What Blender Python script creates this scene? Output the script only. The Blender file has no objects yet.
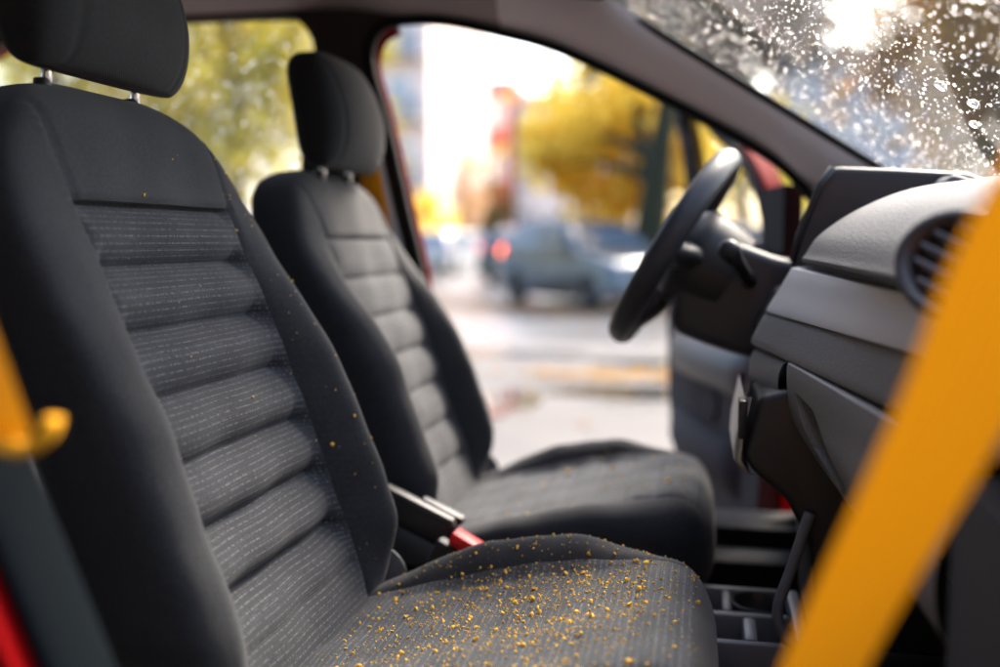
import bpy, bmesh, math, random
import numpy as np
from mathutils import Vector, Matrix
random.seed(7); rng = np.random.default_rng(7)
S = bpy.context.scene
COL = S.collection
PI = math.pi

# ---------------------------------------------------------------- materials
def mat(name, color=(.5, .5, .5), rough=.6, metal=0., coat=0., sheen=0., bump=None, var=None, spec=.5, trans=0., emit=None):
    """procedural Principled material. bump=(scale, strength, distance); var=(scale, amount) colour variation"""
    m = bpy.data.materials.new(name); m.use_nodes = True
    nt = m.node_tree; b = nt.nodes['Principled BSDF']
    b.inputs['Base Color'].default_value = (*color, 1)
    b.inputs['Roughness'].default_value = rough
    b.inputs['Metallic'].default_value = metal
    b.inputs['Coat Weight'].default_value = coat
    b.inputs['Sheen Weight'].default_value = sheen
    b.inputs['Specular IOR Level'].default_value = spec
    b.inputs['Transmission Weight'].default_value = trans
    tc = nt.nodes.new('ShaderNodeTexCoord')
    if var:
        n = nt.nodes.new('ShaderNodeTexNoise'); n.inputs['Scale'].default_value = var[0]; n.inputs['Detail'].default_value = 4
        nt.links.new(tc.outputs['Object'], n.inputs['Vector'])
        mr = nt.nodes.new('ShaderNodeMapRange'); mr.inputs['From Min'].default_value = .3; mr.inputs['From Max'].default_value = .7
        mr.inputs['To Min'].default_value = 1 - var[1]; mr.inputs['To Max'].default_value = 1 + var[1]
        nt.links.new(n.outputs['Fac'], mr.inputs['Value'])
        mx = nt.nodes.new('ShaderNodeVectorMath'); mx.operation = 'SCALE'; mx.inputs[0].default_value = color
        nt.links.new(mr.outputs['Result'], mx.inputs['Scale']); nt.links.new(mx.outputs[0], b.inputs['Base Color'])
    if bump:
        n2 = nt.nodes.new('ShaderNodeTexNoise'); n2.inputs['Scale'].default_value = bump[0]; n2.inputs['Detail'].default_value = 3
        nt.links.new(tc.outputs['Object'], n2.inputs['Vector'])
        bp = nt.nodes.new('ShaderNodeBump'); bp.inputs['Strength'].default_value = bump[1]; bp.inputs['Distance'].default_value = bump[2]
        nt.links.new(n2.outputs['Fac'], bp.inputs['Height']); nt.links.new(bp.outputs[0], b.inputs['Normal'])
    if emit:
        b.inputs['Emission Color'].default_value = (*emit[0], 1); b.inputs['Emission Strength'].default_value = emit[1]
    return m

class N:
    """tiny node-graph helper"""
    def __init__(s, m): s.nt = m.node_tree
    def new(s, t, **kw):
        n = s.nt.nodes.new(t)
        for k, v in kw.items(): setattr(n, k, v)
        return n
    def val(s, sock, v):
        if hasattr(v, 'is_output') or isinstance(v, bpy.types.NodeSocket): s.nt.links.new(v, sock)
        else: sock.default_value = v
    def math(s, op, a, b=0., c=0., clamp=False):
        n = s.new('ShaderNodeMath', operation=op, use_clamp=clamp)
        s.val(n.inputs[0], a); s.val(n.inputs[1], b); s.val(n.inputs[2], c)
        return n.outputs[0]
    def noise(s, vec, scale, detail=2.):
        n = s.new('ShaderNodeTexNoise'); s.nt.links.new(vec, n.inputs['Vector'])
        n.inputs['Scale'].default_value = scale; n.inputs['Detail'].default_value = detail
        return n.outputs['Fac']
    def comb(s, x, y, z=0.):
        n = s.new('ShaderNodeCombineXYZ'); s.val(n.inputs[0], x); s.val(n.inputs[1], y); s.val(n.inputs[2], z); return n.outputs[0]
    def mixc(s, f, a, b):
        n = s.new('ShaderNodeMix', data_type='RGBA'); s.val(n.inputs[0], f)
        s.val(n.inputs[6], (*a, 1) if isinstance(a, tuple) else a); s.val(n.inputs[7], (*b, 1) if isinstance(b, tuple) else b)
        return n.outputs[2]

def woven_mat(name, base, thread, stripe_amt):
    """seat insert cloth: lateral thread rows and short light dashes; UV map is in metres (u across the seat, v along it)"""
    m = mat(name, base, .92, sheen=.05); g = N(m); b = m.node_tree.nodes['Principled BSDF']
    uv = g.new('ShaderNodeUVMap').outputs[0]
    sp = g.new('ShaderNodeSeparateXYZ'); m.node_tree.links.new(uv, sp.inputs[0]); u, v = sp.outputs[0], sp.outputs[1]
    wob = g.math('MULTIPLY', g.math('SUBTRACT', g.noise(uv, 60.), .5), .0016)
    v2 = g.math('ADD', v, wob)
    def cells(pu, pv, du, dv, shift):
        rv = g.math('DIVIDE', v2, pv); row = g.math('FLOOR', rv)
        uu = g.math('ADD', g.math('DIVIDE', u, pu), g.math('MULTIPLY', row, shift)); cu = g.math('FLOOR', uu)
        a = g.math('LESS_THAN', g.math('FRACT', uu), du); c = g.math('LESS_THAN', g.math('FRACT', rv), dv)
        wn = g.new('ShaderNodeTexWhiteNoise', noise_dimensions='2D'); m.node_tree.links.new(g.comb(cu, row), wn.inputs['Vector'])
        return g.math('MULTIPLY', g.math('MULTIPLY', a, c), g.math('POWER', wn.outputs['Value'], 1.2))
    A = cells(.0040, .0032, .52, .45, .0)
    B = cells(.0036, .0092, .5, .26, .37)
    band = g.noise(g.comb(0., v, 3.), 62., 3.)                    # strength changes from row to row
    patch = g.noise(g.comb(u, g.math('MULTIPLY', v, 3.), 1.), 22., 3.)
    bandm = g.math('MULTIPLY', g.math('SUBTRACT', band, .36, clamp=True), 4., clamp=True)
    Af = g.math('MULTIPLY', A, g.math('MULTIPLY', bandm, g.math('MULTIPLY', patch, .85)))
    fac = g.math('ADD', Af, g.math('MULTIPLY', B, .85), clamp=True)
    st = g.noise(g.comb(g.math('MULTIPLY', u, .04), v, 7.), 300., 2.)
    st2 = g.noise(g.comb(g.math('MULTIPLY', u, .02), v, 2.), 48., 2.)
    stripe = g.math('ADD', 1. - stripe_amt, g.math('MULTIPLY', g.math('ADD', st, st2), stripe_amt))
    sc = g.new('ShaderNodeVectorMath', operation='SCALE'); sc.inputs[0].default_value = base; m.node_tree.links.new(stripe, sc.inputs['Scale'])
    col = g.mixc(fac, sc.outputs[0], thread)
    m.node_tree.links.new(col, b.inputs['Base Color'])
    h = g.math('ADD', g.math('MULTIPLY', fac, .6), g.math('MULTIPLY', st, .8))
    bp = g.new('ShaderNodeBump'); bp.inputs['Strength'].default_value = .55; bp.inputs['Distance'].default_value = .0012
    m.node_tree.links.new(h, bp.inputs['Height']); m.node_tree.links.new(bp.outputs[0], b.inputs['Normal'])
    return m

def knit_mat(name, base):
    """plain seat cloth: fine diagonal knit"""
    m = mat(name, base, .9, sheen=.08); g = N(m); b = m.node_tree.nodes['Principled BSDF']
    tc = g.new('ShaderNodeTexCoord').outputs['Object']
    w = g.new('ShaderNodeTexWave'); w.inputs['Scale'].default_value = 130; w.inputs['Distortion'].default_value = 2.5; w.inputs['Detail'].default_value = 2
    w.bands_direction = 'DIAGONAL'; m.node_tree.links.new(tc, w.inputs['Vector'])
    n = g.noise(tc, 280., 2.); big = g.noise(tc, 14., 4.)
    h = g.math('ADD', g.math('MULTIPLY', w.outputs['Fac'], .6), n)
    k = g.math('ADD', -.05, g.math('ADD', g.math('MULTIPLY', n, 1.6), g.math('MULTIPLY', big, .5)))
    sc = g.new('ShaderNodeVectorMath', operation='SCALE'); sc.inputs[0].default_value = base; m.node_tree.links.new(k, sc.inputs['Scale'])
    m.node_tree.links.new(sc.outputs[0], b.inputs['Base Color'])
    bp = g.new('ShaderNodeBump'); bp.inputs['Strength'].default_value = .3; bp.inputs['Distance'].default_value = .0008
    m.node_tree.links.new(h, bp.inputs['Height']); m.node_tree.links.new(bp.outputs[0], b.inputs['Normal'])
    return m

def strap_mat(name, base):
    m = mat(name, base, .6, spec=.3); g = N(m); b = m.node_tree.nodes['Principled BSDF']
    uv = g.new('ShaderNodeUVMap').outputs[0]
    w = g.new('ShaderNodeTexWave'); w.inputs['Scale'].default_value = 90; w.bands_direction = 'DIAGONAL'; m.node_tree.links.new(uv, w.inputs['Vector'])
    bp = g.new('ShaderNodeBump'); bp.inputs['Strength'].default_value = .15; bp.inputs['Distance'].default_value = .0006
    m.node_tree.links.new(w.outputs['Fac'], bp.inputs['Height']); m.node_tree.links.new(bp.outputs[0], b.inputs['Normal'])
    sp = g.new('ShaderNodeSeparateXYZ'); m.node_tree.links.new(uv, sp.inputs[0])                     # ribs along the webbing and a stitched edge
    rib = g.math('SINE', g.math('MULTIPLY', sp.outputs[0], 2*PI/.0031))
    edge = g.math('GREATER_THAN', g.math('ABSOLUTE', g.math('SUBTRACT', sp.outputs[0], .023)), .0195)
    k = g.math('SUBTRACT', g.math('ADD', .92, g.math('MULTIPLY', rib, .07)), g.math('MULTIPLY', edge, .16))
    sc = g.new('ShaderNodeVectorMath', operation='SCALE'); sc.inputs[0].default_value = base; m.node_tree.links.new(k, sc.inputs['Scale'])
    m.node_tree.links.new(sc.outputs[0], b.inputs['Base Color'])
    tr = g.new('ShaderNodeBsdfTranslucent'); m.node_tree.links.new(sc.outputs[0], tr.inputs[0])
    mx = g.new('ShaderNodeMixShader'); mx.inputs[0].default_value = .13
    m.node_tree.links.new(b.outputs[0], mx.inputs[1]); m.node_tree.links.new(tr.outputs[0], mx.inputs[2]); m.node_tree.links.new(mx.outputs[0], m.node_tree.nodes['Material Output'].inputs[0])
    return m

def thin_glass(name, tint=(.97, .985, .98), film=0.):
    """a single pane: clear, with a Fresnel reflection; film = a faint wet veil of diffusing water"""
    m = bpy.data.materials.new(name); m.use_nodes = True; nt = m.node_tree
    nt.nodes.remove(nt.nodes['Principled BSDF']); out = nt.nodes['Material Output']; g = N(m)
    t = g.new('ShaderNodeBsdfTransparent'); t.inputs[0].default_value = (*tint, 1)
    gl = g.new('ShaderNodeBsdfGlossy'); gl.inputs['Roughness'].default_value = .03
    lw = g.new('ShaderNodeLayerWeight'); lw.inputs['Blend'].default_value = .5
    fr = g.math('ADD', .035, g.math('MULTIPLY', g.math('POWER', lw.outputs['Facing'], 5.), .9))
    mx = g.new('ShaderNodeMixShader'); nt.links.new(fr, mx.inputs[0]); nt.links.new(t.outputs[0], mx.inputs[1]); nt.links.new(gl.outputs[0], mx.inputs[2])
    last = mx
    if film:
        tr = g.new('ShaderNodeBsdfTranslucent'); tr.inputs[0].default_value = (.9, .92, .94, 1)
        m2 = g.new('ShaderNodeMixShader'); m2.inputs[0].default_value = film
        nt.links.new(mx.outputs[0], m2.inputs[1]); nt.links.new(tr.outputs[0], m2.inputs[2]); last = m2
    nt.links.new(last.outputs[0], out.inputs[0])
    return m

def water_mat():
    m = bpy.data.materials.new('water_drop'); m.use_nodes = True; nt = m.node_tree
    nt.nodes.remove(nt.nodes['Principled BSDF']); g = N(m)
    gl = g.new('ShaderNodeBsdfGlass'); gl.inputs['IOR'].default_value = 1.33; gl.inputs['Roughness'].default_value = 0.
    nt.links.new(gl.outputs[0], nt.nodes['Material Output'].inputs[0])
    return m

def leaf_mat(name, c1, c2, trans=.45):
    m = bpy.data.materials.new(name); m.use_nodes = True; nt = m.node_tree
    nt.nodes.remove(nt.nodes['Principled BSDF']); g = N(m)
    tc = g.new('ShaderNodeTexCoord').outputs['Object']
    f = g.math('ADD', g.math('MULTIPLY', g.noise(tc, .9, 3.), .7), g.math('MULTIPLY', g.noise(tc, 9., 2.), .5))
    f = g.math('MULTIPLY', g.math('SUBTRACT', f, .38), 3., clamp=True)
    c = g.mixc(f, c1, c2)
    d = g.new('ShaderNodeBsdfDiffuse'); t = g.new('ShaderNodeBsdfTranslucent'); mx = g.new('ShaderNodeMixShader'); mx.inputs[0].default_value = trans
    nt.links.new(c, d.inputs[0]); nt.links.new(c, t.inputs[0]); nt.links.new(d.outputs[0], mx.inputs[1]); nt.links.new(t.outputs[0], mx.inputs[2])
    nt.links.new(mx.outputs[0], nt.nodes['Material Output'].inputs[0])
    return m

def paving_mat():
    """wet pale slabs: joints, damp patches, puddle-smooth areas"""
    m = mat('wet_paving', (.35, .34, .33), .5); g = N(m); nt = m.node_tree; b = nt.nodes['Principled BSDF']
    tc = g.new('ShaderNodeTexCoord').outputs['Object']
    br = g.new('ShaderNodeTexBrick'); br.offset = .5; br.inputs['Scale'].default_value = 1.
    br.inputs['Brick Width'].default_value = 1.2; br.inputs['Row Height'].default_value = .6; br.inputs['Mortar Size'].default_value = .012
    br.inputs['Color1'].default_value = (.135, .127, .120, 1); br.inputs['Color2'].default_value = (.105, .099, .095, 1); br.inputs['Mortar'].default_value = (.09, .085, .08, 1)
    nt.links.new(tc, br.inputs['Vector'])
    wet = g.noise(tc, .55, 4.); fine = g.noise(tc, 25., 4.)
    wf = g.math('MULTIPLY', g.math('SUBTRACT', wet, .45), 7., clamp=True)
    dk = g.math('SUBTRACT', 1.1, g.math('ADD', g.math('MULTIPLY', wf, .38), g.math('MULTIPLY', fine, .2)))
    sc = g.new('ShaderNodeVectorMath', operation='SCALE'); nt.links.new(br.outputs['Color'], sc.inputs[0]); nt.links.new(dk, sc.inputs['Scale'])
    nt.links.new(sc.outputs[0], b.inputs['Base Color'])
    b.inputs['Specular IOR Level'].default_value = .16; ro = g.math('ADD', .72, g.math('MULTIPLY', wf, -.36)); nt.links.new(ro, b.inputs['Roughness'])
    bp = g.new('ShaderNodeBump'); bp.inputs['Strength'].default_value = .25; bp.inputs['Distance'].default_value = .01
    nt.links.new(g.math('MULTIPLY', fine, g.math('SUBTRACT', 1., wf)), bp.inputs['Height']); nt.links.new(bp.outputs[0], b.inputs['Normal'])
    return m

M = dict(
    cloth=knit_mat('charcoal_knit_cloth', (.0185, .0208, .025)),
    shaded_headrest_cloth=knit_mat('shaded_headrest_cloth', (.0125, .0135, .0155)),  # plain seat cloth darkened, roof-lining shade put into the colour
    insert=woven_mat('woven_insert_cloth', (.020, .0225, .028), (.165, .175, .19), .6),
    cushion_insert=woven_mat('woven_cushion_cloth', (.020, .0235, .030), (.19, .205, .225), .75),
    black=mat('black_plastic', (.012, .012, .013), .5, bump=(350, .2, .001)),
    deep=mat('black_carpet', (.008, .008, .009), .95, bump=(500, .5, .002)),
    dark=mat('dark_grey_plastic', (.030, .032, .036), .48, bump=(420, .3, .0006)),
    dash=mat('grained_grey_plastic', (.105, .102, .100), .62, bump=(330, .8, .0014), var=(300, .12)),
    band=mat('silver_grey_trim', (.46, .45, .445), .42, bump=(600, .1, .0004)),
    glove=mat('glove_box_plastic', (.15, .146, .143), .6, bump=(330, .8, .0014), var=(300, .12)),
    console=mat('console_plastic', (.14, .152, .17), .5, bump=(420, .3, .0006)),
    door_trim=mat('door_trim_plastic', (.036, .036, .038), .8, spec=.12, bump=(420, .3, .0006)),
    silver=mat('satin_silver', (.34, .34, .335), .42, metal=.6),
    chrome=mat('polished_steel', (.75, .75, .75), .14, metal=1.),
    lining=mat('brown_grey_lining', (.042, .032, .025), .95, bump=(600, .3, .001)),
    pillar=mat('lit_pillar_grey', (.74, .745, .755), .6, bump=(500, .25, .0006)),
    header=mat('shaded_header_grey', (.34, .325, .315), .8, bump=(600, .3, .001)),  # darker grey paints in the shade towards the roof
    rubber=mat('black_rubber', (.010, .010, .010), .8, spec=.2),
    post_trim=mat('slate_post_trim', (.0055, .008, .010), .9, spec=.03, bump=(420, .3, .0006)),
    red=mat('red_car_paint', (.20, .0015, .0025), .55, spec=.02),
    yellow=strap_mat('yellow_webbing', (.88, .335, .002)),
    yellow_plastic=mat('yellow_plastic', (.80, .36, .012), .75, spec=.15),
    button=mat('red_button_plastic', (.72, .02, .025), .4, spec=.25),
    glass=thin_glass('car_glass'), wet_glass=thin_glass('wet_car_glass', film=.010),
    water=water_mat(),
    crumb=mat('golden_crumb', (.86, .52, .075), .85, var=(160, .45), spec=.2),
    paving=paving_mat(),
    asphalt=mat('wet_asphalt', (.13, .13, .135), .28, bump=(30, .2, .01), var=(.4, .35)),
    bounce_blocker=mat('bounce_blocker_dark', (.035, .035, .037), .6, bump=(40, .3, .01), var=(.7, .3)),
    kerb=mat('kerb_stone', (.24, .235, .23), .6, bump=(20, .4, .01), var=(6, .2)),
    earth=mat('verge_earth', (.10, .085, .05), .95, bump=(12, .6, .05), var=(2, .35)),
    bark=mat('mossy_bark', (.022, .024, .009), .95, bump=(14, .9, .05), var=(5, .5)),
    bark2=mat('brown_bark', (.075, .055, .040), .95, bump=(14, .9, .05), var=(5, .4)),
    leaf_yellow=leaf_mat('yellow_autumn_leaves', (.80, .54, .05), (.95, .76, .16), .58),
    leaf_lime=leaf_mat('yellow_green_leaves', (.24, .25, .03), (.62, .50, .08)),
    leaf_brown=leaf_mat('brown_autumn_leaves', (.045, .034, .022), (.115, .085, .048), .2),
    leaf_orange=leaf_mat('orange_brown_leaves', (.21, .105, .022), (.46, .26, .045), .3),
    leaf_pale=leaf_mat('pale_brown_leaves', (.50, .31, .16), (.70, .50, .30)),
    leaf_olive=leaf_mat('olive_leaves', (.075, .075, .020), (.19, .15, .03)),
    litter=leaf_mat('fallen_leaves', (.22, .10, .02), (.40, .21, .04), .1),
    light_blocker=mat('light_blocker_dark', (.030, .032, .036), .9, var=(.6, .2)),
    stucco=mat('pale_stucco', (.85, .68, .60), .9, var=(.3, .08), bump=(8, .2, .02)),
    stucco_white=mat('white_render', (.72, .71, .70), .9, var=(.3, .06)),
    stucco_blue=mat('blue_grey_render', (.36, .40, .46), .9, var=(.3, .1)),
    brick=mat('red_brick', (.48, .13, .10), .9, var=(3, .2)),
    balcony=mat('grey_balcony', (.34, .34, .36), .8),
    peach=mat('peach_panel', (.72, .48, .30), .9),
    window=mat('window_pane', (.40, .41, .42), .12, spec=.8),
    frame_white=mat('white_window_frame', (.75, .75, .74), .6),
    paint_blue=mat('blue_grey_car_paint', (.085, .115, .142), .28, metal=.25, coat=.8),
    paint_dark=mat('dark_car_paint', (.05, .055, .065), .3, coat=.8),
    paint_white=mat('white_car_paint', (.72, .73, .75), .35, coat=.6),
    paint_silver=mat('silver_car_paint', (.42, .44, .47), .3, metal=.4, coat=.6),
    car_window=mat('tinted_car_window', (.10, .13, .16), .06, spec=.9),
    tyre=mat('tyre_rubber', (.02, .02, .02), .8),
    rim=mat('alloy_rim', (.55, .55, .56), .3, metal=.8),
    lamp_clear=mat('headlight_lens', (.75, .76, .78), .1, spec=.8),
    lamp_red=mat('red_tail_light', (.45, .02, .02), .2),
    lamp_lit=mat('lit_tail_light', (.6, .1, .05), .2, emit=((1., .17, .07), 1.6)),
    lamp_lit_red=mat('lit_red_tail_light', (.5, .03, .03), .2, emit=((1., .05, .07), .8)),
    sign_red=mat('sign_red', (.65, .03, .03), .4), sign_white=mat('sign_white', (.8, .8, .8), .4),
    post=mat('galvanised_post', (.35, .36, .37), .4, metal=.6),
)

# ---------------------------------------------------------------- object helpers
def link(name, me, m=None, parent=None, loc=None):
    o = bpy.data.objects.new(name, me); COL.objects.link(o)
    if m is not None and me is not None: me.materials.append(m)
    if parent is not None:
        o.parent = parent; o.matrix_parent_inverse = chain(parent).inverted()
    return o
def chain(p):
    mt = Matrix.Identity(4); st = []
    while p is not None: st.append(p); p = p.parent
    for q in reversed(st): mt = mt @ q.matrix_parent_inverse @ q.matrix_basis
    return mt
def mesh(name, V, F, m=None, parent=None, smooth=True, uv=None, fix=True):
    """world-space verts -> one mesh object"""
    me = bpy.data.meshes.new(name); me.from_pydata([tuple(map(float, v)) for v in V], [], [tuple(map(int, f)) for f in F])
    if uv is not None:
        L = me.uv_layers.new(name='UVMap'); vi = np.zeros(len(me.loops), dtype=np.int32); me.loops.foreach_get('vertex_index', vi)
        L.data.foreach_set('uv', np.asarray(uv, dtype=np.float32)[vi].ravel())
    if fix:
        bm = bmesh.new(); bm.from_mesh(me); bmesh.ops.recalc_face_normals(bm, faces=bm.faces); bm.to_mesh(me); bm.free()
    me.polygons.foreach_set('use_smooth', [smooth] * len(me.polygons)); me.update()
    return link(name, me, m, parent)
def bmobj(name, bm, m, parent=None, smooth=False, angle=None):
    bmesh.ops.recalc_face_normals(bm, faces=bm.faces)
    me = bpy.data.meshes.new(name); bm.to_mesh(me); bm.free()
    if smooth: me.polygons.foreach_set('use_smooth', [True] * len(me.polygons))
    if angle: me.set_sharp_from_angle(angle=math.radians(angle))
    return link(name, me, m, parent)
def root(name, loc, label, cat, group=None, kind=None):
    o = bpy.data.objects.new(name, None); COL.objects.link(o); o.location = loc; o.empty_display_size = .1
    return tag(o, label, cat, group, kind)
def tag(o, label=None, cat=None, group=None, kind=None):
    if label: o['label'] = label
    if cat: o['category'] = cat
    if group: o['group'] = group
    if kind: o['kind'] = kind
    return o
def copy_tree(o, parent=None):
    c = o.copy(); COL.objects.link(c)
    if parent is not None: c.parent = parent
    for ch in list(o.children): copy_tree(ch, c)
    return c
def add_box(bm, x0, x1, y0, y1, z0, z1, bev=0., seg=2, rot=None):
    r = bmesh.ops.create_cube(bm, size=1.)
    vs = r['verts']; c = Vector(((x0+x1)/2, (y0+y1)/2, (z0+z1)/2))
    for v in vs: v.co = Vector((v.co.x*(x1-x0), v.co.y*(y1-y0), v.co.z*(z1-z0)))
    if bev:
        es = list({e for v in vs for e in v.link_edges})
        rr = bmesh.ops.bevel(bm, geom=es, offset=bev, segments=seg, affect='EDGES', profile=.5)
        vs = list({v for f in rr['faces'] for v in f.verts} | {v for v in vs if v.is_valid})
    for v in vs:
        if rot is not None: v.co = rot @ v.co
        v.co += c
    return bm
def box(name, x0, x1, y0, y1, z0, z1, m, parent=None, bev=.006, rot=None, seg=2):
    return bmobj(name, add_box(bmesh.new(), x0, x1, y0, y1, z0, z1, bev, seg, rot), m, parent, smooth=bev > 0, angle=40)
def catmull(P, n=8, closed=False):
    P = [np.array(p, float) for p in P]; out = []; k = len(P)
    for i in range(k if closed else k-1):
        g = (lambda j: P[j % k]) if closed else (lambda j: P[min(max(j, 0), k-1)])
        a, b, c, d = g(i-1), g(i), g(i+1), g(i+2)
        for t in np.linspace(0, 1, n, endpoint=False):
            out.append(.5*((2*b)+(-a+c)*t+(2*a-5*b+4*c-d)*t*t+(-a+3*b-3*c+d)*t**3))
    if not closed: out.append(P[-1])
    return np.array(out)
def tube(name, P, r, m, parent=None, seg=10, closed=False, flat=1.):
    """round section swept along a 3-D polyline; r may be a list"""
    P = np.array(P, float); n = len(P); R = np.broadcast_to(np.array(r, float), (n,))
    V = []; prev = None
    for i in range(n):
        a = P[(i-1) % n] if closed or i > 0 else P[i]; b = P[(i+1) % n] if closed or i < n-1 else P[i]
        t = (b-a)/max(np.linalg.norm(b-a), 1e-9)
        if prev is None:
            h = np.array([0, 0, 1.]) if abs(t[2]) < .9 else np.array([1., 0, 0]); u = np.cross(t, h)
        else: u = prev-t*(prev@t)
        u /= np.linalg.norm(u); prev = u; w = np.cross(t, u)
        for k in range(seg):
            q = 2*PI*k/seg; V.append(P[i]+R[i]*(math.cos(q)*u+flat*math.sin(q)*w))
    F = []
    for i in range(n if closed else n-1):
        for k in range(seg):
            a = i*seg+k; b = i*seg+(k+1) % seg; j = ((i+1) % n)*seg
            F.append((a, b, j+(k+1) % seg, j+k))
    if not closed: F += [tuple(range(seg)), tuple(range((n-1)*seg, n*seg))]
    return mesh(name, V, F, m, parent)
def loft(name, rows, m, parent=None, closed=False, smooth=True, cap=False, uv=False, thick=0., angle=None):
    rows = [np.array(r, float) for r in rows]; k = len(rows[0]); V = np.concatenate(rows); F = []
    for i in range(len(rows)-1):
        for j in range(k if closed else k-1):
            F.append((i*k+j, i*k+(j+1) % k, (i+1)*k+(j+1) % k, (i+1)*k+j))
    if cap: F += [tuple(range(k)), tuple(range((len(rows)-1)*k, len(rows)*k))]
    UV = None
    if uv:
        UV = []
        for i, r in enumerate(rows):
            for j in range(k): UV.append((j/(k-1)*.046, i/(len(rows)-1)*.9))
    o = mesh(name, V, F, m, parent, smooth, UV)
    if thick:
        md = o.modifiers.new('thickness', 'SOLIDIFY'); md.thickness = thick; md.offset = 0
    if angle: o.data.set_sharp_from_angle(angle=math.radians(angle))
    return o
def prism(name, poly, y0, y1, m, parent=None, bev=.006, axis='y', seg=3):
    """polygon in (x,z) extruded along y, edges rounded"""
    bm = bmesh.new(); P = lambda p, y: (p[0], y, p[1])
    a = [bm.verts.new(P(p, y0)) for p in poly]; b = [bm.verts.new(P(p, y1)) for p in poly]
    n = len(poly); bm.faces.new(a); bm.faces.new(b[::-1])
    for i in range(n): bm.faces.new((a[i], a[(i+1) % n], b[(i+1) % n], b[i]))
    bmesh.ops.recalc_face_normals(bm, faces=bm.faces)
    if bev: bmesh.ops.bevel(bm, geom=list(bm.edges), offset=bev, segments=seg, affect='EDGES', profile=.5, clamp_overlap=True)
    return bmobj(name, bm, m, parent, smooth=True, angle=38)
def filled(name, loops, tr, m, parent=None, thick=.0, push=(0, 1, 0)):
    """polygon with holes (2-D loops), mapped by tr(a,b)->xyz, given a thickness along push"""
    bm = bmesh.new(); ed = []
    for lp in loops:
        vs = [bm.verts.new(tr(*p)) for p in lp]
        ed += [bm.edges.new((vs[i], vs[(i+1) % len(vs)])) for i in range(len(vs))]
    bmesh.ops.triangle_fill(bm, edges=ed, use_beauty=True)
    if thick:
        r = bmesh.ops.extrude_face_region(bm, geom=list(bm.faces))
        for v in r['geom']:
            if isinstance(v, bmesh.types.BMVert): v.co += Vector(push)*thick
    return bmobj(name, bm, m, parent)
def lathe(name, prof, m, parent=None, loc=(0, 0, 0), axis=(0, 0, 1), seg=24, cap=True):
    """(r,h) profile turned round an axis"""
    q = Vector((0, 0, 1)).rotation_difference(Vector(axis)).to_matrix(); V = []; k = len(prof); F = []
    for r, h in prof:
        for s in range(seg):
            t = 2*PI*s/seg; V.append(q @ Vector((r*math.cos(t), r*math.sin(t), h))+Vector(loc))
    for i in range(k-1):
        for s in range(seg): F.append((i*seg+s, i*seg+(s+1) % seg, (i+1)*seg+(s+1) % seg, (i+1)*seg+s))
    if cap: F += [tuple(range(seg)), tuple(range((k-1)*seg, k*seg))]
    o = mesh(name, V, F, m, parent); o.data.set_sharp_from_angle(angle=math.radians(40)); return o
def sstep(a, b, x):
    t = np.clip((x-a)/(b-a), 0, 1); return t*t*(3-2*t)

# ---------------------------------------------------------------- seats
def pillow(vs, W, F, Mid, G, T, wp, pos, p=5., ns=22, npn=48, nb=26):
    """upholstered block: rows vs, ring in the second axis y; returns verts, faces, (row, ring) index and front-panel mask helpers"""
    V = []; Y = []; rows = len(vs)
    for v in vs:
        w = W(v); q = min(wp(v), .86*w)
        side = 1-np.cos(np.linspace(0, PI/2, ns))          # dense towards the outer edge
        yr = q+(w-q)*np.sin(np.linspace(0, PI/2, ns))
        yf = np.concatenate([-yr[::-1], np.linspace(-q, q, npn)[1:-1], yr])
        yb = w*np.cos(np.linspace(0, PI, nb))[1:-1]
        e = lambda y: np.clip(1-np.abs(y/w)**p, 0, 1)**(1/p)
        mid = Mid(v); xf = mid+(F(v, yf)-mid)*e(yf)*T(v); xb = mid+(G(v)-mid)*e(yb)*T(v)
        for y, x in zip(np.concatenate([yf, yb]), np.concatenate([xf, xb])): V.append(pos(v, y, x)); Y.append(y)
    k = len(V)//rows
    return V, k, rows, (ns-1, ns-1+npn-1)                  # ring columns that bound the panel
def build_pillow(name, panel_name, args, rows_panel, m, mp, parent, uvv):
    V, k, rows, (c0, c1) = pillow(*args)
    Fm, Fp = [], []
    for i in range(rows-1):
        for j in range(k):
            f = (i*k+j, i*k+(j+1) % k, (i+1)*k+(j+1) % k, (i+1)*k+j)
            (Fp if rows_panel[0] <= i < rows_panel[1] and c0 <= j < c1 else Fm).append(f)
    Fm += [tuple(range(k)), tuple(range((rows-1)*k, rows*k))]
    V = np.array(V, float)
    def part(nm, F, mm, par, uv=None):
        used = sorted({i for f in F for i in f}); mp_ = {u: n for n, u in enumerate(used)}
        return mesh(nm, V[used], [tuple(mp_[i] for i in f) for f in F], mm, par, True, None if uv is None else uv[used], fix=(uv is None))
    main = part(name, Fm, m, parent)
    # uv in metres: u = lateral, v = arc length along the rows
    uv = np.zeros((len(V), 2)); arc = 0.; mid = (c0+c1)//2
    for i in range(rows):
        if i: arc += np.linalg.norm(V[i*k+mid]-V[(i-1)*k+mid])
        uv[i*k:(i+1)*k, 0] = V[i*k:(i+1)*k, 1]; uv[i*k:(i+1)*k, 1] = arc
    part(panel_name, Fp, mp, main, uv)
    return main

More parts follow.
